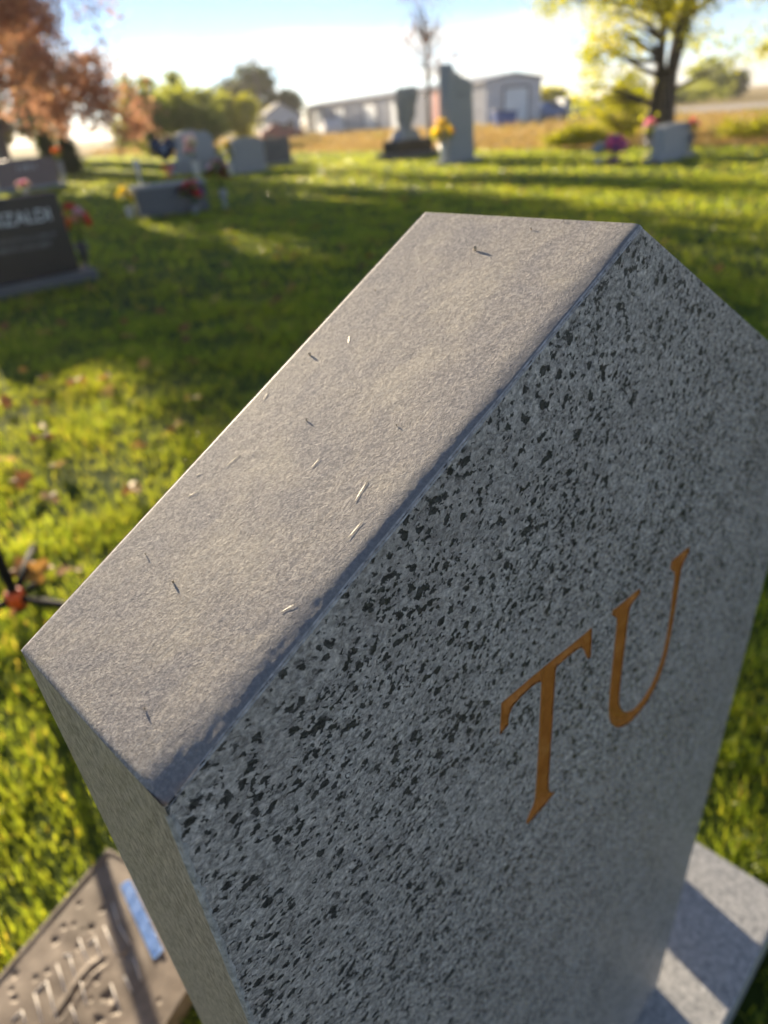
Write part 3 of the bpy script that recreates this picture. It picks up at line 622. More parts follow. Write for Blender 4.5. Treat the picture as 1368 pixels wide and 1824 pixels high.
# tall monument with sweeping top
s = headstone('monument', 'tall grey monument with a sweeping slanted top and rough crest', (2.98, 23.95, 0), [(0, 0), (1.22, 0), (1.12, 2.08), (.9, 2.12), (.62, 2.19), (.38, 2.31), (.2, 2.48), (.1, 2.56), (.03, 2.56)], .42, MAT['blue_granite'], (.22, .16, .1), bev=.02, group='tall monuments')
s['category'] = 'monument'
part('rough_crest', s, MAT['grey_rough'], lambda bm: [bm_box(bm, (.5+.09*i, .21, 2.34-.03*i+.02*math.sin(i*2.2)), (.085, .3, .12+.05*math.sin(i*1.7)), .012) for i in range(7)])
marks(s, .42, .86, 1.84, .10, 5, MAT['dark_grey'], seed=5)
# right stone
s = headstone('headstone', 'grey headstone with pink flowers on both sides near the green tree', (7.52, 18.55, 0), [(0, 0), (1.45, 0), (1.42, .66), (1.2, .72), (.25, .72), (.03, .66)], .32, MAT['blue_granite'], (.14, .12, .08))

# ------------------------------------------------------------------ flowers
def bloom_mesh(r, seed):
    q = np.random.default_rng(seed); V = []
    for lay, (n, el, k) in enumerate(((7, .15, 1.0), (6, .7, .85), (5, 1.15, .65))):
        for i in range(n):
            a = 6.283*i/n+lay*.5+q.normal()*.1; e = el+q.normal()*.12
            d = np.array([math.cos(a)*math.cos(e), math.sin(a)*math.cos(e), math.sin(e)]); sd_ = np.array([-math.sin(a), math.cos(a), 0]); L = r*k
            V.append([d*L*.05, d*L*.55+sd_*L*.34, d*L+np.array([0, 0, L*.1]), d*L*.55-sd_*L*.34])
    return np.array(V)
BLOOM = {}
def bloom(colour, r):
    k = (colour, round(r, 3))
    if k not in BLOOM: BLOOM[k] = quads_mesh('bloom', bloom_mesh(r, len(BLOOM)), 4, MAT[colour])
    return BLOOM[k]
def bouquet(label, loc, blooms, vase=None, vmat='white', vh=.2, vr=.06, spread=.14, h=.22, r=.05, seed=0, name='bouquet', up=True):
    """blooms: list of (colour, count)"""
    o = empty(name, loc, 0, label, 'flowers', 'flowers set at the graves'); q = np.random.default_rng(seed)
    if vase == 'pot': part('vase', o, MAT[vmat], lambda bm: bm_lathe(bm, [(vr*.75, 0), (vr*.85, vh*.2), (vr, vh*.95), (vr*1.08, vh), (vr*.9, vh)], 14))
    elif vase == 'cone': part('vase', o, MAT[vmat], lambda bm: bm_lathe(bm, [(vr*.8, 0), (vr*.7, vh*.08), (vr*.35, vh*.15), (vr*.6, vh*.5), (vr, vh), (vr*.85, vh)], 14))
    pts = []
    for c, n in blooms:
        for i in range(n):
            d = q.normal(size=3); d /= np.linalg.norm(d); d[2] = abs(d[2])*.9; k = q.uniform(.55, 1)
            pts.append((c, np.array([d[0]*spread*k, d[1]*spread*k, vh+h*.45+d[2]*h*.6])))
    def fol(bm):
        for c, p in pts: bm_tube(bm, [(0, 0, vh*.8), (p[0]*.5, p[1]*.5, vh+(p[2]-vh)*.6), tuple(p)], .004, 4)
    part('stem', o, MAT['stem'], fol)
    nl = 40; P = np.array([p for c, p in pts])[q.integers(0, len(pts), nl)]*np.array([1, 1, .9])+q.normal(size=(nl, 3))*.02
    a = q.normal(size=(nl, 3)); a /= np.linalg.norm(a, axis=1)[:, None]; b = np.cross(a, q.normal(size=(nl, 3))); b /= np.linalg.norm(b, axis=1)[:, None]
    link('foliage', quads_mesh('foliage', np.stack([P-a*r*.9, P+b*r*.35, P+a*r*.9, P-b*r*.35], 1), 4, MAT['green_leaf'], q.uniform(0, 1, nl)), o)
    for c, p in pts:
        rr = r*q.uniform(.8, 1.2); n = Vector((p[0], p[1], (p[2]-vh)*.8)).normalized()
        link('bloom', bloom(c, r), o, tuple(p), n.to_track_quat('Z', 'Y').to_euler(), (rr/r,)*3)
    return o
bouquet('red and orange flowers in a dark vase beside the dark brown headstone', (-3.42, 8.98, .08), [('red', 9), ('orangefl', 3), ('palepink', 3), ('peach', 2)], 'cone', 'black_granite', .32, .07, 0.176, 0.400, 0.080, 1)
bouquet('yellow flowers in a white vase at the left end of the low headstone', (-4.72, 15.5, 0), [('yellow', 8), ('whitefl', 4)], 'pot', 'white', .22, .08, 0.176, 0.350, 0.080, 2)
bouquet('red and purple flowers in front of the low grey headstone', (-3.35, 15.38, 0), [('red', 7), ('purple', 5), ('maroon', 4)], 'pot', 'roof_metal', .16, .09, 0.257, 0.425, 0.094, 3)
bouquet('dark maroon and pink bouquet in a grey vase right of the low headstone', (-2.86, 16.1, 0), [('maroon', 10), ('palepink', 4), ('peach', 2)], 'cone', 'grey_granite', .36, .09, 0.284, 0.550, 0.102, 4)
bouquet('yellow flowers in a tall white vase in front of the tall monument', (2.74, 24.0, 0), [('yellow', 16), ('orangefl', 2)], 'cone', 'white', .58, .12, 0.365, 0.625, 0.145, 5)
bouquet('yellow bouquet against the left side of the plain upright headstone', (-4.5, 27.5, 0), [('yellow', 8), ('whitefl', 6)], 'pot', 'white', .4, .12, 0.270, 0.688, 0.131, 6)
bouquet('pale pink flowers in front of the stepped grey headstone', (-5.9, 28.6, 0), [('palepink', 7), ('whitefl', 7)], 'pot', 'white', .5, .14, 0.378, 0.812, 0.145, 7)
bouquet('pink bouquet on the left side of the grey headstone near the tree', (7.42, 19.3, .1), [('palepink', 10), ('pink', 3)], 'cone', 'dark_grey', .4, .08, 0.189, 0.400, 0.087, 8)
bouquet('coral red flowers on the right side of the grey headstone near the tree', (8.55, 19.35, .1), [('red', 5), ('pink', 4)], 'cone', 'dark_grey', .42, .07, 0.135, 0.325, 0.072, 9)
bouquet('large hot pink bouquet with purple standing on the lawn', (6.62, 19.45, 0), [('pink', 20), ('purple', 8)], 'pot', 'purple', .12, .16, .30, .46, .14, 10)
bouquet('blue white flowers in a white pot next to the hot pink bouquet', (6.22, 19.4, 0), [('bluewhite', 9), ('whitefl', 5)], 'pot', 'white', .14, .09, 0.176, 0.312, 0.094, 11)
bouquet('small pink flowers on the grass before the reddish headstone', (-10.9, 25.2, 0), [('palepink', 7), ('pink', 2)], 'pot', 'grey_granite', .15, .08, 0.216, 0.375, 0.087, 12)
bouquet('orange flowers standing behind the reddish brown headstone', (-11.4, 30.1, 0), [('orangefl', 9)], 'pot', 'grey_granite', .85, .1, 0.216, 0.438, 0.116, 13)
def lantern():
    o = empty('grave_lantern', (-4.5, 15.95, 0), 0, 'slim white lantern on a post beside the yellow flowers', 'lantern')
    part('post', o, MAT['white'], lambda bm: bm_tube(bm, [(0, 0, 0), (0, 0, .8)], .02, 8))
    part('lamp_head', o, MAT['white'], lambda bm: bm_lathe(bm, [(.03, .78), (.06, .82), (.06, .98), (.075, 1.0), (.03, 1.06)], 10))
lantern()
def balloon():
    o = empty('heart_balloon', (-3.92, 16.1, .602), R(12), 'dark navy heart shaped balloon on a stick with a red bow', 'balloon')
    def heart(bm):
        n, m = 40, 8; rings = []
        out = []
        for i in range(n):
            t = 2*math.pi*i/n; out.append((16*math.sin(t)**3/16*.27, (13*math.cos(t)-5*math.cos(2*t)-2*math.cos(3*t)-math.cos(4*t))/16*.27+.60))
        for s in range(-m, m+1):
            k = math.cos(s/m*math.pi/2); y = .085*math.sin(s/m*math.pi/2)
            rings.append([bm.verts.new((x*max(k, .02)**.6, y, .58+(z-.58)*max(k, .02)**.6)) for x, z in out])
        for a, b in zip(rings[:-1], rings[1:]):
            for k in range(n): bm.faces.new((a[k], a[(k+1) % n], b[(k+1) % n], b[k])).smooth = True
        bm.faces.new(rings[0][::-1]); bm.faces.new(rings[-1])
    b = part('foil', o, MAT['balloon'], heart)
    part('pale_mark', b, MAT['bluewhite'], lambda bm: bm_lathe(bm, [(.055, 0), (.05, .012), (.02, .02)], 10), loc=(0, -.083, .58), rot=(R(90), 0, 0))
    part('stick', o, MAT['white'], lambda bm: bm_tube(bm, [(0, 0, 0), (0, 0, .36)], .006, 6))
    def bow(bm):
        for s in (-1, 1):
            bm_tube(bm, [(0, -.02, .24), (s*.05, -.03, .29), (s*.10, -.02, .28), (s*.11, -.02, .22), (s*.05, -.02, .21), (0, -.02, .24)], [.012, .022, .028, .026, .02, .012], 6)
            bm_tube(bm, [(0, -.02, .24), (s*.03, -.03, .15), (s*.05, -.02, .06)], [.012, .015, .018], 5)
    part('bow', o, MAT['red'], bow)
balloon()

# ------------------------------------------------------------------ lower left: flat plaque, tape, light stand
def m_plaque():
    g = G('weathered_bronze'); n = g.noise(9, 6, .6, .5); f = g.noise(160, 4, .6)
    c = g.ramp(n, [(.38, (.10, .075, .055)), (.5, (.17, .132, .10)), (.62, (.26, .21, .165))]); c = g.mix(.2, c, g.ramp(f, [(.3, (.1, .08, .055)), (.7, (.42, .34, .25))]))
    return g.done(c, .55, g.bump(f, .25, .002), .1)
MAT['plaque'] = m_plaque()
MAT['letter_edge'] = m_plain('pale_edge_glint', (.70, .66, .62), .4, .15, 60)  # pale tone paints the white reflections along the letter edges
def plaque():
    o = empty('grave_plaque', (PL_O[0], PL_O[1], 0), PL_A, 'flat brown plaque with pitted cracked surface and raised strokes, on the grass', 'plaque')
    # local: the far right corner is the origin, the slab runs to -x and -y
    nx, ny = 190, 116
    X, Y = np.meshgrid(np.linspace(PLX+.008, -.008, nx), np.linspace(PLY+.008, -.008, ny), indexing='ij')
    Z = np.full_like(X, .05)
    q = np.random.default_rng(3)
    for i in range(16):
        kx, ky = q.normal(size=2)*45; Z += .00016*np.sin(kx*X+ky*Y+q.uniform(0, 6))
    pits = [(-.123, -.037, .007), (-.111, -.094, .009), (-.15, -.102, .009), (-.172, -.045, .007), (-.2, -.05, .010), (-.163, -.21, .014), (-.22, -.187, .010), (-.234, -.231, .016), (-.246, -.263, .012), (-.279, -.027, .008), (-.249, -.083, .007), (-.268, -.071, .007), (-.311, -.063, .008), (-.302, -.044, .006), (-.273, -.245, .012), (-.16, -.06, .006), (-.19, -.105, .006)]
    pits += [(-q.uniform(.12, .6), -q.uniform(.03, .34), q.uniform(.003, .006)) for _ in range(18)]
    for px, py, pr in pits:
        pr *= .62; d = np.hypot(X-px, (Y-py)*.8)/pr*(1+.25*np.sin(3*np.arctan2(Y-py, X-px)+px*90)); Z -= .006*np.clip(1.15-d, 0, 1)**.8*(d < 1.15)
    cr = [(-.30, -.170), (-.273, -.169), (-.253, -.166), (-.234, -.164), (-.21, -.167), (-.19, -.176)]
    for (ax, ay), (bx, by) in zip(cr[:-1], cr[1:]):
        t = np.clip(((X-ax)*(bx-ax)+(Y-ay)*(by-ay))/((bx-ax)**2+(by-ay)**2), 0, 1); d = np.hypot(X-ax-t*(bx-ax), Y-ay-t*(by-ay))
        Z -= .007*np.clip(1-d/.005, 0, 1)
        Z += .0009*np.exp(-((d-.012)/.006)**2)
    Z = np.clip(Z, .03, .06)
    bm = bmesh.new(); g = [[bm.verts.new((X[i, j], Y[i, j], Z[i, j])) for j in range(ny)] for i in range(nx)]
    for i in range(nx-1):
        for j in range(ny-1): bm.faces.new((g[i][j], g[i+1][j], g[i+1][j+1], g[i][j+1])).smooth = True
    link('relief', from_bm('relief', bm, MAT['plaque']), o)
    def slab(bm):
        bm_box(bm, (PLX/2, PLY/2, .012), (-PLX, -PLY, .028), .003)
        for c, sz in (((PLX/2, -.004, .038), (-PLX, .008, .030)), ((PLX/2, PLY+.004, .038), (-PLX, .008, .030)), ((-.004, PLY/2, .0385), (.008, -PLY-.016, .029)), ((PLX+.004, PLY/2, .0385), (.008, -PLY-.016, .029))): bm_box(bm, c, sz, .0015)
    part('slab', o, MAT['plaque'], slab)
    segs = [((-0.232, -0.091), (-0.263, -0.15)), ((-0.208, -0.099), (-0.238, -0.15)), ((-0.215, -0.089), (-0.205, -0.106)), ((-0.289, -0.093), (-0.319, -0.149)), ((-0.289, -0.093), (-0.263, -0.096)), ((-0.263, -0.096), (-0.304, -0.171)), ((-0.177, -0.094), (-0.204, -0.147)), ((-0.179, -0.12), (-0.164, -0.125)), ((-0.161, -0.122), (-0.187, -0.167)), ((-0.138, -0.126), (-0.17, -0.19)), ((-0.093, -0.105), (-0.12, -0.148)), ((-0.123, -0.151), (-0.144, -0.203)), ((-0.195, -0.235), (-0.21, -0.269)), ((-0.34, -0.091), (-0.32, -0.094)), ((-0.32, -0.094), (-0.333, -0.12)), ((-0.276, -0.176), (-0.293, -0.213)), ((-0.237, -0.162), (-0.263, -0.205)), ((-0.216, -0.221), (-0.245, -0.273)), ((-0.161, -0.229), (-0.187, -0.271))]
    for a, b in segs:
        part('raised_stroke', o, MAT['letter_edge'], lambda bm: bm_tube(bm, [(a[0], a[1], .0508), ((a[0]+b[0])/2, (a[1]+b[1])/2, .0515), (b[0], b[1], .0508)], [.0010, .0014, .0010], 6))
plaque()
def tape():
    o = empty('tape_strip', (PL_O[0], PL_O[1], 0), PL_A, 'strip of blue masking tape stuck on the brown plaque', 'tape')
    g = G('blue_tape'); n = g.noise(70, 5, .6)
    m = g.done(g.ramp(n, [(.3, (.14, .32, .75)), (.7, (.32, .52, .90))]), .42, g.bump(n, .4, .001))
    bm = bmesh.new(); n_ = 26; rows = []
    A, B, C_, D = Vector((-.059, -.095, 0)), Vector((-.038, -.106, 0)), Vector((-.127, -.278, 0)), Vector((-.150, -.271, 0))
    for i in range(n_+1):
        t = i/n_; l, r = A.lerp(D, t), B.lerp(C_, t); row = []
        for k in range(5):
            p = l.lerp(r, k/4); p.z = .0545+.0012*math.sin(i*1.1+k)+.0008*math.sin(i*2.7-k*2); row.append(bm.verts.new(p))
        rows.append(row)
    for a, b in zip(rows[:-1], rows[1:]):
        for k in range(4): bm.faces.new((a[k], a[k+1], b[k+1], b[k])).smooth = True
    r = bmesh.ops.solidify(bm, geom=bm.faces[:], thickness=.0008)
    link('tape_film', from_bm('tape_film', bm, m), o)
tape()
def light_stand():
    o = empty('light_stand', (-1.315, 1.975, 0), 0, 'black light stand with an orange collar on the grass at left', 'stand')
    part('pole', o, MAT['black_metal'], lambda bm: bm_tube(bm, [(0, 0, .05), (0, 0, .62), (0, 0, .621), (0, 0, 1.15)], [.018, .018, .014, .014], 14))
    part('collar', o, MAT['orange_plastic'], lambda bm: bm_lathe(bm, [(.02, .075), (.034, .08), (.034, .125), (.028, .135), (.02, .138)], 14))
    part('knob', o, MAT['black_metal'], lambda bm: bm_tube(bm, [(.028, .02, .12), (.062, .045, .125)], .012, 10))
    for a in (-12, 108, 222):
        d = Vector((math.cos(R(a)), math.sin(R(a)), 0))
        lg = part('leg', o, MAT['black_metal'], lambda bm: bm_tube(bm, [d*.02+Vector((0, 0, .105)), d*.30+Vector((0, 0, .068)), d*.50+Vector((0, 0, .024))], .0145, 8))
        part('rubber_foot', lg, MAT['black_metal'], lambda bm: bm_tube(bm, [d*.49+Vector((0, 0, .024)), d*.53+Vector((0, 0, .018))], .019, 8))
light_stand()

# ------------------------------------------------------------------ the main headstone
K = .13
FL, PK = Vector((.0006, 0, 1.1148)), Vector((.2867, 0, 1.252)); BL, PB = Vector((-.003, .1208, 1.1148)), Vector((.2966, .148, 1.252))
T_OUT = [(0.1838, 1.0207), (0.229, 1.0184), (0.262, 1.0149), (0.2796, 1.0139), (0.2825, 0.9857), (0.2768, 0.9883), (0.2731, 0.9963), (0.2707, 1.001), (0.2668, 1.005), (0.2555, 1.0068), (0.2401, 1.0076), (0.2389, 1.0036), (0.2397, 0.9769), (0.2405, 0.9199), (0.2408, 0.8964), (0.2434, 0.8878), (0.2515, 0.8811), (0.2358, 0.8785), (0.2166, 0.8797), (0.2146, 0.8845), (0.2173, 0.8895), (0.2234, 0.8955), (0.2242, 0.9057), (0.2245, 0.9342), (0.2240, 0.9702), (0.2232, 1.0075), (0.2169, 1.0104), (0.2079, 1.0106), (0.2017, 1.0103), (0.1946, 1.009), (0.1918, 1.0046), (0.1912, 0.9971), (0.1831, 0.9957)]
U_OUT = [(0.3048, 1.0077), (0.3046, 1.0118), (0.3206, 1.0104), (0.3425, 1.0087), (0.3456, 1.0021), (0.3338, 1.0002), (0.3306, 0.9943), (0.3318, 0.9685), (0.3328, 0.937), (0.3339, 0.9127), (0.3373, 0.8988), (0.3455, 0.8859), (0.3594, 0.8752), (0.3736, 0.8723), (0.3908, 0.8772), (0.4031, 0.8928), (0.4074, 0.9122), (0.407, 0.9429), (0.4033, 0.9732), (0.4021, 0.9886), (0.3948, 0.9944), (0.3898, 1.0005), (0.3912, 1.0061), (0.4052, 1.005), (0.4215, 1.0038), (0.4236, 0.9974), (0.4162, 0.9923), (0.4132, 0.9839), (0.4153, 0.9615), (0.4163, 0.9297), (0.4162, 0.9028), (0.4119, 0.8823), (0.3993, 0.8657), (0.3809, 0.8589), (0.3599, 0.8601), (0.3414, 0.8702), (0.3279, 0.8844), (0.3197, 0.9014), (0.3167, 0.9215), (0.3150, 0.9524), (0.3140, 0.9845), (0.3134, 0.9993), (0.3093, 1.0034)]
def smooth_poly(P, it=1):
    for _ in range(it):
        Q = []
        for i, p in enumerate(P):
            a = P[i-1]; b = P[(i+1) % len(P)]
            v1 = (p[0]-a[0], p[1]-a[1]); v2 = (b[0]-p[0], b[1]-p[1])
            ang = abs(math.atan2(v1[0]*v2[1]-v1[1]*v2[0], v1[0]*v2[0]+v1[1]*v2[1]))
            if ang > 1.0: Q.append(p)
            else: Q += [tuple(p[k]*.75+a[k]*.25 for k in (0, 1)), tuple(p[k]*.75+b[k]*.25 for k in (0, 1))]
        P = Q
    return P
T_OUT = smooth_poly(T_OUT); U_OUT = smooth_poly(U_OUT)
MAT['chamfer'] = m_plain('lit_and_chipped_edge', (.42, .41, .41), .6, .5, 260, spec=.3)  # pale tone is painted bevel light on the top, chipping on the arris
SL_N = (PK-FL).cross(BL-FL).normalized()
if SL_N.z < 0: SL_N = -SL_N
from mathutils import noise as mnoise
def slope_pt(u, v):
    """point of the worn sloped top; it is crowned and rolls down near the front"""
    p = FL.lerp(PK, u).lerp(BL.lerp(PB, u), v); d = v*(.1208+.0272*u)
    W0 = .0135-.0065*u+.0025*math.sin(u*9+1)+.0015*math.sin(u*31); Hc = .0016-.0008*u
    t = min(d/W0, 1.0); h = Hc*(1-(1-t)**2.0)*(1-max(0, d-W0)/.14)
    q = Vector((u*.317, d, 0)); w_ = min(1, d/.004, (1-v)*14, u*20, (1-u)*20)
    h += (.00010*mnoise.noise(q*40)+.00009*mnoise.noise(q*130+Vector((3, 1, 0)))+.00010*mnoise.noise(q*330+Vector((7, 5, 2))))*max(w_, 0)+.0003
    h -= .0016*math.exp(-((u/.05)**2+(d/.018)**2))
    return p+SL_N*h
def main_stone():
    o = empty('headstone', STONE_O, TH, 'large grey granite headstone with gabled top and copper letters, in the foreground', 'headstone', 'headstones on the lawn')
    # prism body: front, sides, back, right slope
    outl = [(.025, 0), (.0006, 1.1148), (.2867, 1.252), (.667, 1.0599), (.642, 0)]
    bm = bmesh.new(); back = lambda x: .1208+.0272*min(max(x, 0), .2867)/.2867
    bm_prism(bm, outl, 0, 0, 0, 0, back)
    for v in bm.verts:
        if v.co.y > .05 and v.co.z > 1.1: v.co.x += .0099 if v.co.z > 1.2 else -.0036
    es = [e for e in bm.edges if not all(abs(v.co.x-PK.x) < .4 and v.co.z > 1.1 and v.co.x < .3 for v in e.verts)]
    bmesh.ops.bevel(bm, geom=es, offset=.0016, segments=2, affect='EDGES', profile=.6)
    bm.normal_update()
    for f in bm.faces: f.material_index = 1 if f.normal.x < -.7 else (2 if f.normal.y < -.9 else (0 if f.normal.y < -.3 else (3 if f.normal.z > .3 else 1)))
    for f in bm.faces:
        if f.material_index == 2: f.material_index = 0
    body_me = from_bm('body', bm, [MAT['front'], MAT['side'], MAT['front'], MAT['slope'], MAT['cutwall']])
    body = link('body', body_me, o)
    # cut the two letters 3.2 mm deep
    cut = bmesh.new()
    for P in (T_OUT, U_OUT): bm_prism(cut, P, -.01, .0040, 0, 0)
    cme = from_bm('cutter', cut, [MAT['copper']]); co = bpy.data.objects.new('cutter', cme); COL.objects.link(co); co.parent = o
    md = body.modifiers.new('cut', 'BOOLEAN'); md.operation = 'DIFFERENCE'; md.object = co; md.solver = 'EXACT'; md.material_mode = 'TRANSFER'
    dg = bpy.context.evaluated_depsgraph_get(); dg.update()
    new = bpy.data.meshes.new_from_object(body.evaluated_get(dg)); body.modifiers.clear(); body.data = new; new.name = 'body'
    bm = bmesh.new(); bm.from_mesh(new); bm.normal_update()
    bmesh.ops.delete(bm, geom=[f for f in bm.faces if -.7 < f.normal.x < -.25 and f.normal.z > .7 and f.calc_area() > .002], context='FACES_ONLY')
    bm.to_mesh(new); bm.free()
    bpy.data.objects.remove(co)
    # paint in the letters: a shallow V floor
    for nm, P in (('letter_t', T_OUT), ('letter_u', U_OUT)):
        # V-cut floor: the deeper the farther from the outline
        A_ = np.array(P); B_ = np.roll(A_, -1, 0); st = .0009
        gx = np.arange(A_[:, 0].min(), A_[:, 0].max()+st, st); gz = np.arange(A_[:, 1].min(), A_[:, 1].max()+st, st)
        X, Z = np.meshgrid(gx, gz, indexing='ij'); D = np.full(X.shape, 9.); ins = np.zeros(X.shape, bool)
        for (ax, az), (bx, bz) in zip(A_, B_):
            t = np.clip(((X-ax)*(bx-ax)+(Z-az)*(bz-az))/max((bx-ax)**2+(bz-az)**2, 1e-12), 0, 1); D = np.minimum(D, np.hypot(X-ax-t*(bx-ax), Z-az-t*(bz-az)))
            if az != bz: ins ^= ((az > Z) != (bz > Z)) & (X < (bx-ax)*(Z-az)/(bz-az)+ax)
        Y = np.where(ins, .0004+np.minimum(.42*D, .0030), .0004); bm = bmesh.new(); vd = {}
        def vert(i, j):
            if (i, j) not in vd: vd[i, j] = bm.verts.new((X[i, j], Y[i, j]+.00008*mnoise.noise(Vector((X[i, j]*900, 0, Z[i, j]*400))), Z[i, j]))
            return vd[i, j]
        for i in range(X.shape[0]-1):
            for j in range(X.shape[1]-1):
                if ins[i:i+2, j:j+2].sum() == 4: bm.faces.new((vert(i, j), vert(i+1, j), vert(i+1, j+1), vert(i, j+1))).smooth = True
        lt = link(nm, from_bm(nm, bm, MAT['copper']), o)
        # pale rim: the lit chamfer of the cut, put into the colour
        bm = bmesh.new(); n = len(P); ar = sum(P[i-1][0]*P[i][1]-P[i][0]*P[i-1][1] for i in range(n)); sg = 1 if ar > 0 else -1; inn, out = [], []
        for i in range(n):
            t = Vector((P[(i+1) % n][0]-P[i-1][0], P[(i+1) % n][1]-P[i-1][1])).normalized(); w_ = .0005+.0004*abs(math.sin(i*2.3))
            inn.append(bm.verts.new((P[i][0], -.00012, P[i][1]))); out.append(bm.verts.new((P[i][0]+sg*t.y*w_, -.00004, P[i][1]-sg*t.x*w_)))
        for i in range(n): bm.faces.new((inn[i], inn[(i+1) % n], out[(i+1) % n], out[i]))
        link('lit_cut_edge', from_bm('lit_cut_edge', bm, MAT['cutwall']), lt)
    # left slope: a grid that rolls over gently towards its worn front edge
    nu, nv = 300, 140
    vv = np.concatenate([[0.0, .0055], np.linspace(.012, 1, nv-2)]); uu = np.linspace(0, 1, nu)
    bm = bmesh.new(); g = []
    for i, u in enumerate(uu):
        row = []
        for j, v in enumerate(vv):
            p = slope_pt(u, v)
            if j == 0: p = FL.lerp(PK, u)+Vector((0, -.0004, 0))-SL_N*(.0010+.0004*mnoise.noise(Vector((u*60, 0, 0)))+.0003*mnoise.noise(Vector((u*170, 3, 0))))
            e = min(u*120, (1-v)*50)
            if e < 1: p = p-SL_N*.0009*(1-e)**2
            row.append(bm.verts.new(p))
        g.append(row)
    for i in range(nu-1):
        for j in range(nv-1):
            f = bm.faces.new((g[i][j], g[i+1][j], g[i+1][j+1], g[i][j+1])); f.smooth = j > 0; f.material_index = 1 if j == 0 or j >= nv-3 else 0  # pale front and back strips: bevel light put into the colour
    bmesh.ops.recalc_face_normals(bm, faces=bm.faces[:])
    if sum(f.normal.z for f in bm.faces) < 0:
        for f in bm.faces: f.normal_flip()
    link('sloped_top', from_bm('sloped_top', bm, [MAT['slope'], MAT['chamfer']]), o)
    # rough pale bruising along the left front arris
    def arris(b):
        rows = []
        for i in range(420):
            z = .002+1.108*i/419; x = .025-.0244*z/1.1148; k = .5+.5*mnoise.noise(Vector((0, 0, z*160)))+.35*mnoise.noise(Vector((5, 0, z*420))); k2 = .5+.5*mnoise.noise(Vector((9, 0, z*200)))
            rows.append([b.verts.new((x+.0006+.0034*max(k, .05), -.00015, z)), b.verts.new((x+.0010, -.0007+.0005*k, z)), b.verts.new((x-.0003+.0004*k, .0010, z)), b.verts.new((x-.00015, .0012+.0024*max(k2, .05), z))])
        for r0, r1 in zip(rows[:-1], rows[1:]):
            for k in range(3): b.faces.new((r0[k], r0[k+1], r1[k+1], r1[k]))
    part('worn_edge', o, MAT['chamfer'], arris)
    # granite base
    part('base', o, MAT['base'], lambda b: bm_box(b, (.327, .0735, -.0855), (1.234, .353, .169), .004))
    return o
main_stone()
def sw(x, y, z=0): return Vector((STONE_O.x+x*cT-y*sT, STONE_O.y+x*sT+y*cT, STONE_O.z+z))
# vase added unseen behind the stone to throw the shade band on its base
def add_shade_vase():
    o = empty('shade_vase', sw(.815, .192, 0), TH, 'square grey granite vase added unseen behind the large headstone to shade its base', 'vase')
    part('body', o, MAT['grey_granite'], lambda bm: bm_box(bm, (0, 0, .12), (.118, .10, .24), .006, 0, 1.06))
    part('rim', o, MAT['grey_granite'], lambda bm: bm_box(bm, (0, 0, .2465), (.13, .112, .014), .003))
add_shade_vase()

# ------------------------------------------------------------------ small litter on the stone
MAT['straw'] = m_plain('dry_straw', (.78, .72, .58), .4, .25, 400)
MAT['grit'] = m_plain('pale_grit', (.50, .40, .28), .7, .3, 300)
slv = [([0.0847, 0.1119, 1.1567], [0.0891, 0.1087, 1.1588]), ([0.0946, 0.1197, 1.1616], [0.0966, 0.1177, 1.1625]), ([0.1044, 0.1069, 1.1661], [0.1122, 0.1054, 1.1698]), ([0.1199, 0.059, 1.1729], [0.1253, 0.0591, 1.1755]), ([0.1145, 0.0241, 1.1698], [0.1245, 0.0264, 1.1746]), ([0.1006, 0.0135, 1.163], [0.1092, 0.0137, 1.1671]), ([0.185, 0.1053, 1.2048], [0.19, 0.11, 1.2073]), ([0.0665, 0.0152, 1.1466], [0.0717, 0.0122, 1.1491]), ([0.1412, 0.1246, 1.184], [0.1463, 0.1272, 1.1865])]
lab = 'tiny pale dry grass clipping lying on the sloped top of the large headstone'
def on_top(p):
    u = min(max(p[0]/.2867, 0), 1); return slope_pt(u, min(max(p[1]/(.1208+.0272*u), 0), 1))
for a, b in slv:
    bm = bmesh.new(); d_ = (on_top(b)-on_top(a)).normalized().cross(SL_N); rows = []
    for t, k in ((0, .35), (.3, 1), (.7, 1), (1, .25)):
        c = on_top(Vector(a).lerp(Vector(b), t))+SL_N*.00022; rows.append([bm.verts.new(c+d_*.00024*k), bm.verts.new(c+SL_N*.0001), bm.verts.new(c-d_*.00024*k)])
    for r0, r1 in zip(rows[:-1], rows[1:]):
        for k in (0, 1): bm.faces.new((r0[k], r0[k+1], r1[k+1], r1[k]))
    bmesh.ops.solidify(bm, geom=bm.faces[:], thickness=.00006)
    o = link('grass_clipping', from_bm('grass_clipping', bm, MAT['straw'])); o.matrix_world = Matrix.Translation(STONE_O) @ Matrix.Rotation(TH, 4, 'Z'); tag(o, lab, 'clipping', 'dry clippings on the stone')
pins = [[0.2591, 0.0808, 1.24], [0.173, 0.1238, 1.1993], [0.1394, 0.0854, 1.1826], [0.0537, 0.0744, 1.1413], [0.0561, 0.1029, 1.1429], [0.2774, 0.0576, 1.2484], [0.208, 0.0872, 1.2155], [0.2219, 0.1232, 1.2227], [0.1514, 0.0353, 1.1877], [0.2845, 0.0421, 1.2516], [0.016, 0.0356, 1.1227]]
szs = [1.5, 1.0, .7, .8, .6, .7, .5, .6, .5, .5, .7]
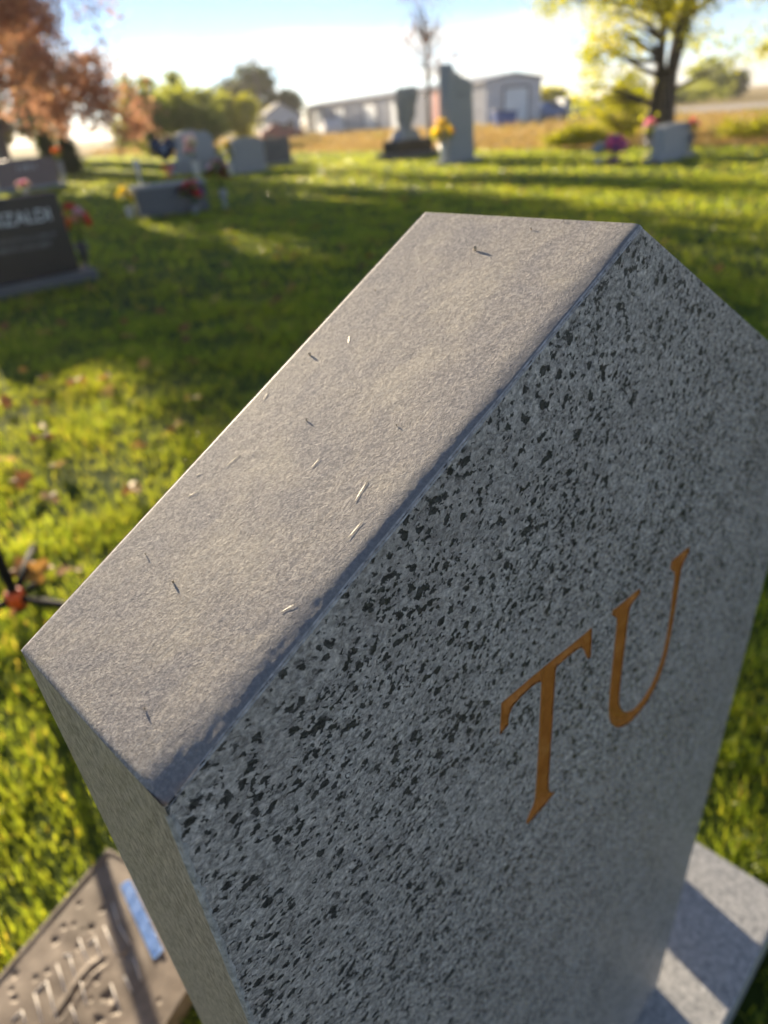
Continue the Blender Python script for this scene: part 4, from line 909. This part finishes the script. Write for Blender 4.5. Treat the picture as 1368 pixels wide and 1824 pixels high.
for p, k in zip(pins, szs):
    A = on_top(p); bm = bmesh.new()
    r = bmesh.ops.create_icosphere(bm, subdivisions=1, radius=.0006*k)
    q = random.Random(int(p[0]*1e4))
    for v in r['verts']: v.co = Vector((v.co.x, v.co.y, v.co.z*1.9))*q.uniform(.75, 1.25)+A+SL_N*.0009*k
    o = link('seed_grain', from_bm('seed_grain', bm, MAT['grit'])); o.matrix_world = Matrix.Translation(STONE_O) @ Matrix.Rotation(TH, 4, 'Z')
    tag(o, 'tiny tan seed grain casting a long shadow on the sloped top', 'seed', 'seed grains on the stone')

# ------------------------------------------------------------------ fallen leaves on the lawn
def leaf_mesh(i):
    bm = bmesh.new(); q = random.Random(i); n = 9
    out = [(math.cos(t)*.045*(1+.25*math.cos(5*t)), math.sin(t)*.034*(1+.25*math.cos(5*t+.5))) for t in np.linspace(0, 6.283, 14)[:-1]]
    c = bm.verts.new((0, 0, .004)); vs_ = [bm.verts.new((x, y, .012*math.sin(3*math.atan2(y, x)+i)+.35*abs(y)*q.uniform(.5, 1))) for x, y in out]
    for k in range(len(vs_)): bm.faces.new((c, vs_[k], vs_[(k+1) % len(vs_)]))
    return from_bm('fallen_leaf', bm, MAT['litter'])
g = G('litter_leaf'); r_ = g.orand()
MAT['litter'] = g.leafy(g.ramp(r_, [(0., (.22, .10, .045)), (.35, (.42, .18, .06)), (.65, (.60, .32, .08)), (.85, (.62, .42, .10)), (1., (.42, .26, .20))]), .35, .6)
LM = [leaf_mesh(i) for i in range(4)]
q = random.Random(12); cnt = 0
while cnt < 280:
    r = 1.2+22*q.random()**1.5; a = R(q.uniform(-34, 30)); x, y = r*math.sin(a), r*math.cos(a)
    if q.random() > (1.0 if a < R(4) else .35): continue
    sx, sy = stone_xy(x, y)
    if -.4 < sx < 1.05 and -.2 < sy < .4: continue
    px_, py_ = (x-PL_O[0])*math.cos(PL_A)+(y-PL_O[1])*math.sin(PL_A), -(x-PL_O[0])*math.sin(PL_A)+(y-PL_O[1])*math.cos(PL_A)
    if PLX-.1 < px_ < .1 and PLY-.1 < py_ < .1: continue
    o = link('fallen_leaf', LM[cnt % 4], None, (x, y, .055+q.uniform(-.01, .015)), (q.uniform(-.5, .5), q.uniform(-.5, .5), q.uniform(0, 6.28)), (q.uniform(.8, 1.5),)*3)
    tag(o, 'small fallen orange brown leaf lying on the lawn grass', 'leaf', 'fallen leaves on the lawn'); cnt += 1

# ------------------------------------------------------------------ thin haze added for glow near the sun and a paler distance
def haze():
    bm = bmesh.new(); bm_box(bm, (0, 1850, 10.5), (5010, 4310, 23.2))
    m = bpy.data.materials.new('glow_haze'); m.use_nodes = True; N = m.node_tree.nodes
    N.remove(N['Principled BSDF']); v = N.new('ShaderNodeVolumePrincipled')
    v.inputs['Color'].default_value = (.96, .95, .93, 1); v.inputs['Density'].default_value = .0006; v.inputs['Anisotropy'].default_value = .35
    m.node_tree.links.new(v.outputs[0], N['Material Output'].inputs['Volume'])
    o = link('haze', from_bm('haze', bm, m)); tag(o, 'thin pale haze added over the whole cemetery for glow and a paler distance', 'haze', kind='stuff')
haze()
